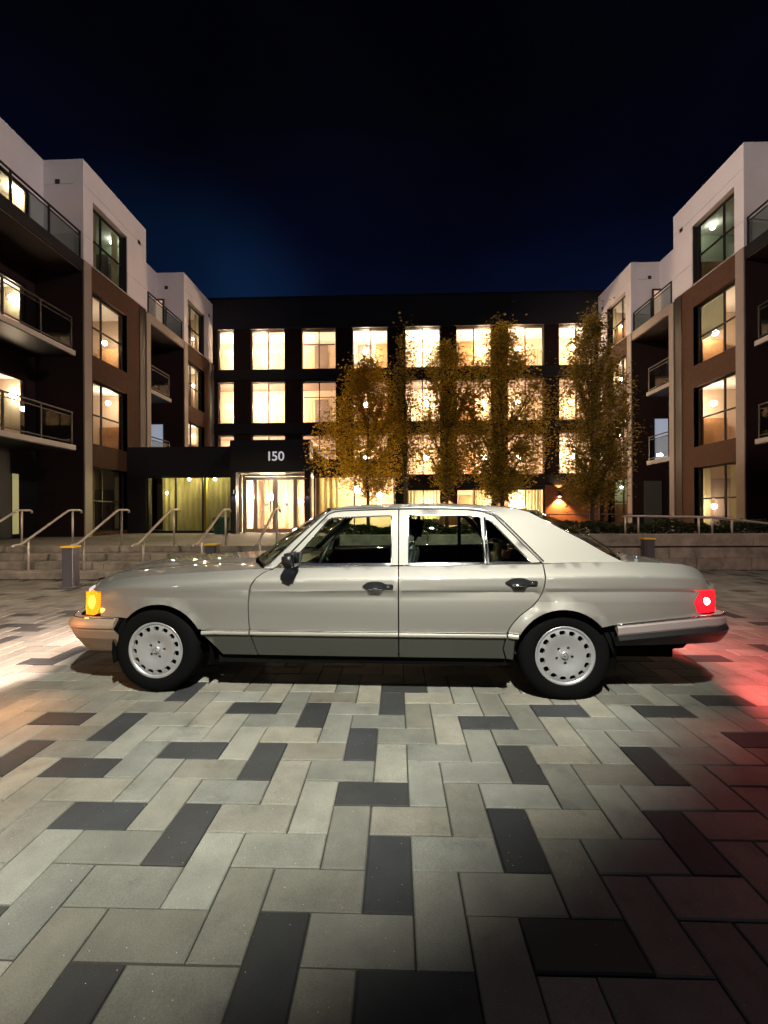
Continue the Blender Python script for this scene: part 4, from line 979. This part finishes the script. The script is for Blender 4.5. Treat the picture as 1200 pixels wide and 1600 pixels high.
# cowl and wipers
data('cowl', [(-.655,-.80,.915),(-.655,.80,.915),(-.80,.55,.938),(-.80,-.55,.938),(-.905,.2,.945),(-.905,-.2,.945),(-.95,.0,.93)], [(0,1,2,3),(3,2,4,5),(5,4,6)], MT['plast'], car)
tubeobj('wiper', [(-.86,-.15,.965), (-.80,-.35,.968), (-.70,-.66,.972)], .007, MT['plast'], car, 6)
tubeobj('wiper', [(-.88,.30,.967), (-.86,.05,.97), (-.80,-.30,.975)], .007, MT['plast'], car, 6)
bm = bmesh.new(); tube(bm, [(2.03, -.70, .955), (2.03, -.70, .985), (2.03, -.70, 1.0)], [.016, .012, .004], 10); obj('antenna_base', bm, MT['chrome'], car, True)

# ---- nose and tail
def P_nose(u, t):
    a = abs(t); z = .50 + (.74-.50)*u; x = (-2.255 + .27*a**3) - .01 + .02*u
    return (x, t*(.80 - .03*u), z)
nose = grid_surf('nose_panel', P_nose, MT['plast'], car, 4, 24)
def P_lip(u, t):
    a = abs(t); xe = -2.03; z0 = .735; x0 = -2.245 + .27*a**3; p = P_hood(0, t)
    return (x0 + (p[0]-x0)*u, t*.77*(1-u) + p[1]*u, z0 + (p[2]-z0)*u)
grid_surf('nose_lip', P_lip, MT['paint'], car, 3, 24)
gb = bmesh.new()
for k in range(9): abox(gb, -2.30, -2.27, -.30, .30, .53+k*.022, .538+k*.022)
abox(gb, -2.31, -2.25, -.012, .012, .52, .74)
gr = obj('grille', gb, MT['chrome'], car); boxes('grille_surround', [(-2.31,-2.25,-.33,-.302,.515,.755), (-2.31,-2.25,.302,.33,.515,.755), (-2.31,-2.25,-.302,.302,.730,.757)], MT['chrome'], gr, .006)
for s in (-1, 1):
    V = []; Fq = []
    for k in range(9):
        yy = .36 + (.66-.36)*k/8; x = -2.265 + .27*(yy/.8)**3 - .012
        V += [(x, s*yy, .545), (x, s*yy, .725)]
    data('headlamp', V, [(2*k, 2*k+2, 2*k+3, 2*k+1) for k in range(8)], MT['head'], car, True)
for s in (-1, 1):
    V = []
    for k in range(7):
        yy = .67 + (.80-.67)*k/6; x = -2.268 + .27*(yy/.8)**3 - .014; V += [(x, s*yy, .560), (x, s*yy, .732)]
    V += [(-2.04, s*.80, .560), (-2.04, s*.80, .732)]
    data('indicator_front', V, [(2*k, 2*k+2, 2*k+3, 2*k+1) for k in range(7)], MT['amber'], car, True)
def P_tail(u, t):
    a = abs(t); z = .52 + (.812-.52)*u; return (2.553 - .055*a**3 - .012*(1-u), t*.80, z)
tailp = grid_surf('tail_panel', P_tail, MT['paint'], car, 4, 24)
for s in (-1, 1):
    V = []
    for k in range(9):
        yy = .46 + (.80-.46)*k/8; x = 2.560 - .055*(yy/.8)**3; V += [(x, s*yy, .622), (x, s*yy, .766)]
    data('tail_lamp_rear', V, [(2*k, 2*k+2, 2*k+3, 2*k+1) for k in range(8)], MT['red'], car, True)
boxes('licence_plate', [(2.556, 2.562, -.2, .2, .63, .75)], MT['white'], car)

# ---- bumpers swept round the ends
def sweep(name, path, prof, m, parent, k0=0):
    """path: (x, y, nx, ny) ; prof: (outward, z [, fn])"""
    V = []; n_ = len(prof)
    for (x, y, nx, ny) in path:
        for o_, z in prof: V.append((x + nx*o_, y + ny*o_, z))
    Fq = [(i*n_+j, (i+1)*n_+j, (i+1)*n_+j+1, i*n_+j+1) for i in range(len(path)-1) for j in range(n_-1)]
    Fq += [tuple(range(n_))[::-1], tuple((len(path)-1)*n_ + q_ for q_ in range(n_))]
    o = data(name, V, Fq, m, parent, False)
    return o
def ring(pts2):
    full = [(x, -y) for x, y in pts2] + [(x, y) for x, y in pts2[::-1][1:]]
    full = spl(full, 5); P = []
    for i, (x, y) in enumerate(full):
        a = full[max(i-1, 0)]; b = full[min(i+1, len(full)-1)]; tx, ty = b[0]-a[0], b[1]-a[1]; L = math.hypot(tx, ty); P.append((x, y, ty/L, -tx/L))
    return P
rp = ring([(1.80,.872), (2.1,.865), (2.40,.852), (2.52,.81), (2.575,.72), (2.61,.4), (2.62,0)])
sgn = 1 if rp[2][3] < 0 else -1
rp = [(x, y, nx*sgn, ny*sgn) for x, y, nx, ny in rp]
def zshift(o, f):
    for v_ in o.data.vertices: f(v_.co)
rb = sweep('rear_bumper', rp, [(-.03,.604), (.018,.604), (.032,.585), (.036,.545), (.03,.532)], MT['bump_r'], car)
def tilt(c):
    if c.x < 2.40: c.z += -.068*min(1, (2.40-c.x)/.6)*(1 if c.z > .5 else .8)
def tilt2(c):
    if c.x < 2.40: c.z += -.062*min(1, (2.40-c.x)/.6)
zshift(rb, tilt2)
rb2 = sweep('bumper_skirt', rp, [(.02,.5325), (.040,.528), (.048,.505), (.035,.47), (.0,.415), (-.12,.395)], MT['plast'], rb)
zshift(rb2, lambda c: setattr(c, 'z', c.z - .062*min(1, max(0, (2.40-c.x)/.6))*(1 if c.z > .5 else .35)))
bm = bmesh.new(); tube(bm, [(p[0]+p[2]*.024, p[1]+p[3]*.024, .607 - .062*min(1, max(0, (2.40-p[0])/.6))) for p in rp], .006, 6); obj('bumper_chrome', bm, MT['chrome'], rb, True)
fp = ring([(-1.755,.862), (-1.90,.857), (-2.04,.838), (-2.13,.785), (-2.20,.66), (-2.31,.35), (-2.35,0)])
sg = 1 if fp[2][3] < 0 else -1
fp = [(x, y, nx*sg, ny*sg) for x, y, nx, ny in fp]
fb = sweep('front_bumper', fp, [(-.03,.552), (.015,.545), (.034,.528), (.045,.505), (.047,.486), (.040,.476)], MT['bump_f'], car)
fb2 = sweep('bumper_skirt', fp, [(.036,.475), (.034,.46), (.01,.40), (-.03,.34), (-.055,.30), (-.07,.282), (-.16,.272)], MT['bump_f'], fb)
bm = bmesh.new(); tube(bm, [(p[0]+p[2]*.012, p[1]+p[3]*.012, .549) for p in fp], .005, 6); obj('bumper_chrome', bm, MT['chrome'], fb, True)

# ---- underbody, engine bay and boot fill (keep light from leaking through)
boxes('underbody', [(-2.05,2.40,-.50,.50,.20,.30), (-1.0,1.02,-.84,.84,.235,.30), (-2.05,-1.82,-.70,.70,.33,.5), (1.85,2.38,-.74,.74,.40,.5), (-2.15,-.80,-.50,.50,.30,.74), (1.30,2.44,-.50,.50,.30,.90), (-.80,-.76,-.80,.80,.30,.90), (1.02,1.06,-.80,.80,.30,.66)], MT['under'], car)
bm = bmesh.new()
for yy in (.28, .40): tube(bm, [(2.2, yy, .27), (2.55, yy, .26), (2.66, yy, .245)], .032, 12)
obj('exhaust_pipes', bm, MT['rubber'], car, True)

# ---- interior
boxes('cabin_floor', [(-.76, 1.3, -.78, .78, .30, .36)], MT['leath'], car)
for s in (-1, 1):
    boxes('door_trim', [(-.62, 1.30, min(s*.775, s*.80), max(s*.775, s*.80), .36, .905), (-.45, .25, min(s*.70, s*.775), max(s*.70, s*.775), .66, .72), (.40, 1.1, min(s*.70, s*.775), max(s*.70, s*.775), .66, .72)], MT['leath'], car, .012)
dsh = boxes('dashboard', [(-.80, -.42, -.76, .76, .60, .90), (-.52, -.36, -.74, -.10, .66, .945), (-.50, -.38, -.10, .25, .45, .90)], MT['plast'], car, .03)
bm = bmesh.new()   # steering wheel
R_ = .195; cxw, czw, yw = -.30, .935, -.38; n_ = 28; pts = []
for k in range(n_+1):
    a = 2*pi*k/n_; pts.append((cxw + sin(radians(24))*R_*sin(a)*1.0, yw + R_*cos(a), czw + cos(radians(24))*R_*sin(a)))
tube(bm, pts, .013, 8, False)
sw = obj('steering_wheel', bm, MT['plast'], car, True)
bm = bmesh.new()
for a in (200, 340, 20, 160): tube(bm, [(cxw-.01, yw, czw), (cxw + sin(radians(24))*R_*sin(radians(a)), yw + R_*cos(radians(a)), czw + cos(radians(24))*R_*sin(radians(a)))], .012, 6)
tube(bm, [(cxw+.005, yw, czw), (cxw-.03, yw, czw-.01)], [.06, .065], 14); tube(bm, [(cxw-.03, yw, czw-.01), (cxw-.20, yw, czw-.09)], .03, 8)
obj('steering_hub', bm, MT['plast'], sw, True)
def seat(yc, x0, tilt_, hr=True, m=None, hm=None, wdt=.25, belt=.0):
    t = empty('front_seat', (x0, yc, .36), parent=car)
    bm = bmesh.new(); abox(bm, -.48, .06, -wdt, wdt, .0, .20); bmesh.ops.bevel(bm, geom=bm.edges[:], offset=.04, segments=3, affect='EDGES'); obj('cushion', bm, m, t, True)
    bm = bmesh.new(); abox(bm, -.06, .06, -wdt, wdt, .0, .60); 
    bmesh.ops.bevel(bm, geom=bm.edges[:], offset=.04, segments=3, affect='EDGES'); bmesh.ops.rotate(bm, verts=bm.verts, cent=(0,0,0), matrix=Matrix.Rotation(radians(tilt_), 3, 'Y')); bmesh.ops.translate(bm, verts=bm.verts, vec=(.06, 0, .12)); obj('backrest', bm, m, t, True)
    if hr:
        bm = bmesh.new(); abox(bm, -.045, .045, -.13, .13, .0, .20); bmesh.ops.bevel(bm, geom=bm.edges[:], offset=.035, segments=3, affect='EDGES'); bmesh.ops.rotate(bm, verts=bm.verts, cent=(0,0,0), matrix=Matrix.Rotation(radians(tilt_-4), 3, 'Y')); bmesh.ops.translate(bm, verts=bm.verts, vec=(.06+.66*sin(radians(tilt_)), 0, .12+.63*cos(radians(tilt_)))); obj('headrest', bm, hm or m, t, True)
        tubeobj('headrest_post', [(.05+.60*sin(radians(tilt_)), -.05, .12+.56*cos(radians(tilt_))), (.06+.68*sin(radians(tilt_)), -.05, .12+.66*cos(radians(tilt_)))], .007, MT['chrome'], t, 6)
    return t
seat(-.38, .22, 14, m=MT['plast']); seat(.38, .16, 14, m=MT['leath'], hm=MT['plast'])
rs = seat(0, 1.02, 20, hr=False, m=MT['leath'], wdt=.66); rs.name = 'rear_seat'
boxes('parcel_shelf', [(1.22, 1.90, -.74, .74, .90, .925)], MT['plast'], car)
for yy, m_ in ((-.36, MT['tan']), (.36, MT['leath'])):
    bm = bmesh.new(); abox(bm, -.055, .055, -.13, .13, 0, .15); bmesh.ops.bevel(bm, geom=bm.edges[:], offset=.045, segments=4, affect='EDGES'); bmesh.ops.translate(bm, verts=bm.verts, vec=(1.22, yy, .90)); ho = obj('rear_headrest', bm, m_, rs, True)
    ho.matrix_parent_inverse = Matrix.Translation((-1.02, 0, -.36))
tubeobj('seat_belt', [(1.20, -.60, 1.13), (1.27, -.58, 1.06), (1.30, -.56, .96)], .014, MT['tan'], car, 6)
tubeobj('seat_belt', [(.32, .66, 1.22), (.33, .66, .95)], .012, MT['plast'], car, 6)
for s in (-1, 1):   # B pillar inner and roof lining edge
    boxes('pillar_trim', [(.27, .37, min(s*.68, s*.735), max(s*.68, s*.735), .90, 1.06), (.28, .36, min(s*.60, s*.645), max(s*.60, s*.645), 1.06, 1.32)], MT['plast'], car, .008)
    tubeobj('pillar_trim', [(-.62, s*.775, .93), (-.36, s*.70, 1.17), (-.20, s*.635, 1.305), (.4, s*.605, 1.345), (1.0, s*.60, 1.325)], .028, MT['plast'], car, 8)
    V = [(1.04,s*.63,1.31),(1.28,s*.62,1.29),(1.80,s*.74,.99),(1.27,s*.79,.94)]; data('pillar_trim', V, [(0,1,2,3)], MT['plast'], car)
def P_lining(u, t):
    p = P_roof(.04+.92*u, t*.97); return (p[0], p[1], p[2]-.025)
grid_surf('roof_lining', P_lining, MT['leath'], car, 10, 10)
boxes('interior_mirror', [(-.30, -.28, -.12, .12, 1.22, 1.285)], MT['plast'], car, .006)

# ---- wheels
def lathe(name, prof, m, parent, n_=48, axis_sign=-1):
    V = []; Fq = []; k_ = len(prof)
    for i in range(n_):
        a = 2*pi*i/n_
        for r_, y in prof: V.append((r_*cos(a), axis_sign*y, r_*sin(a)))
    for i in range(n_):
        j = (i+1) % n_
        for q_ in range(k_-1): Fq.append((i*k_+q_, i*k_+q_+1, j*k_+q_+1, j*k_+q_))
    return data(name, V, Fq, m, parent, True)
def rimface(parent, s):
    holes = []
    for k in range(15):
        a = 2*pi*(k+.5)/15; pts = []
        for q_ in range(12):
            b = 2*pi*q_/12; rr_ = .1575 + .0145*cos(b); ta = (.019*sin(b)*(1-.15*cos(b)))/.1575
            sx = abs(cos(b))**.6*(1 if cos(b) > 0 else -1); sy = abs(sin(b))**.7*(1 if sin(b) > 0 else -1)
            rr_ = .1585 + .0165*sx; ta = .0205*sy/.1585
            pts.append((rr_*cos(a+ta), rr_*sin(a+ta)))
        holes.append(pts)
    for k in range(5):
        a = 2*pi*k/5 + pi/2 + .1; holes.append([(0.0560*cos(a)+.0105*cos(2*pi*q_/10), .0560*sin(a)+.0105*sin(2*pi*q_/10)) for q_ in range(10)])
    def mp(x, z):
        r_ = math.hypot(x, z); y = interp([(0,.000),(.028,.001),(.045,-.008),(.07,-.006),(.10,.004),(.135,.012),(.145,.012),(.176,.006),(.19,.002)], r_)
        return (x, s*y, z)
    ol = [(.186*cos(2*pi*k/60), .186*sin(2*pi*k/60)) for k in range(60)]
    return panel('rim', ol, mp, MT['alloy'], parent, holes=holes, step=.02, grid=.018, depth=.02, dirn=(0, -s, 0))
wheels = [( -1.4675, -1), (1.4675, -1), (-1.4675, 1), (1.4675, 1)]
for x, s in wheels:
    w_ = empty('wheel', (x, s*.845, .315), parent=car); w_.rotation_euler = (0, {-1.4675: .35, 1.4675: .62}[x], 0)
    sg_ = s
    lathe('tyre', [(.192,.0), (.205,.012), (.225,.018), (.26,.020), (.29,.012), (.305,-.002), (.314,-.02), (.3155,-.06), (.3155,-.14), (.30,-.19), (.26,-.21), (.2,-.2)], MT['tyre'], w_, 64, sg_)
    lathe('rim_lip', [(.180,-.01), (.184,.004), (.192,.010), (.200,.013), (.2055,.012), (.207,.004), (.203,-.01)], MT['alloy'], w_, 64, sg_)
    rf = rimface(w_, sg_)
    lathe('brake_disc', [(.0001,-.03), (.19,-.03), (.195,-.05)], MT['dark'], w_, 24, sg_)
    lathe('centre_cap', [(.0001,.010), (.020,.009), (.027,.005), (.029,-.004)], MT['alloy'], w_, 24, sg_)
    bm = bmesh.new()   # emblem: ring with three-pointed star
    n_ = 20; tube(bm, [(.0185*cos(2*pi*k/n_), sg_*.0105, .0185*sin(2*pi*k/n_)) for k in range(n_+1)], .0016, 4, False)
    for k in range(3):
        a = pi/2 + 2*pi*k/3; tube(bm, [(0, sg_*.0115, 0), (.018*cos(a), sg_*.0108, .018*sin(a))], [.0034, .0006], 4)
    obj('emblem', bm, MT['chrome'], w_)
    for k in range(5):
        a = 2*pi*k/5 + pi/2 + .1; bm = bmesh.new(); tube(bm, [(.056*cos(a), -sg_*.020, .056*sin(a)), (.056*cos(a), -sg_*.010, .056*sin(a))], .007, 6); obj('wheel_bolt', bm, MT['rubber'], w_)

# ---- the car's own light
def carpt(x, y, z):
    a = -radians(1.5); return (-.28 + x*cos(a) - y*sin(a), 3.86 + x*sin(a) + y*cos(a), z)
for yy in (-.56, .56):
    lamp('headlight_beam', 'SPOT', carpt(-2.33, yy, .63), 430, (1., .70, .58), .06, carpt(-6.5, yy*1.3, -.02), 122, .8)
lamp('amber_glow', 'SPOT', carpt(-2.10, -.89, .65), 50, (1., .36, .08), .03, carpt(-2.75, -2.2, 0), 145, .9)
lamp('amber_halo', 'POINT', carpt(-2.16, -1.0, .55), 2.2, (1., .33, .05), .03)
lamp('tail_glow', 'SPOT', carpt(2.62, -.74, .70), 170, (1., .12, .12), .05, carpt(4.6, -1.25, 0), 150, .6)
lamp('tail_side_glow', 'SPOT', carpt(2.46, -.90, .69), 15, (1., .14, .14), .03, carpt(2.75, -2.4, 0), 145, .9)
lamp('tail_halo', 'POINT', carpt(2.50, -.93, .70), .25, (1., .03, .04), .03)
lamp('tail_glow', 'SPOT', carpt(2.62, .65, .70), 150, (1., .10, .10), .05, carpt(4.6, .8, 0), 150, .6)
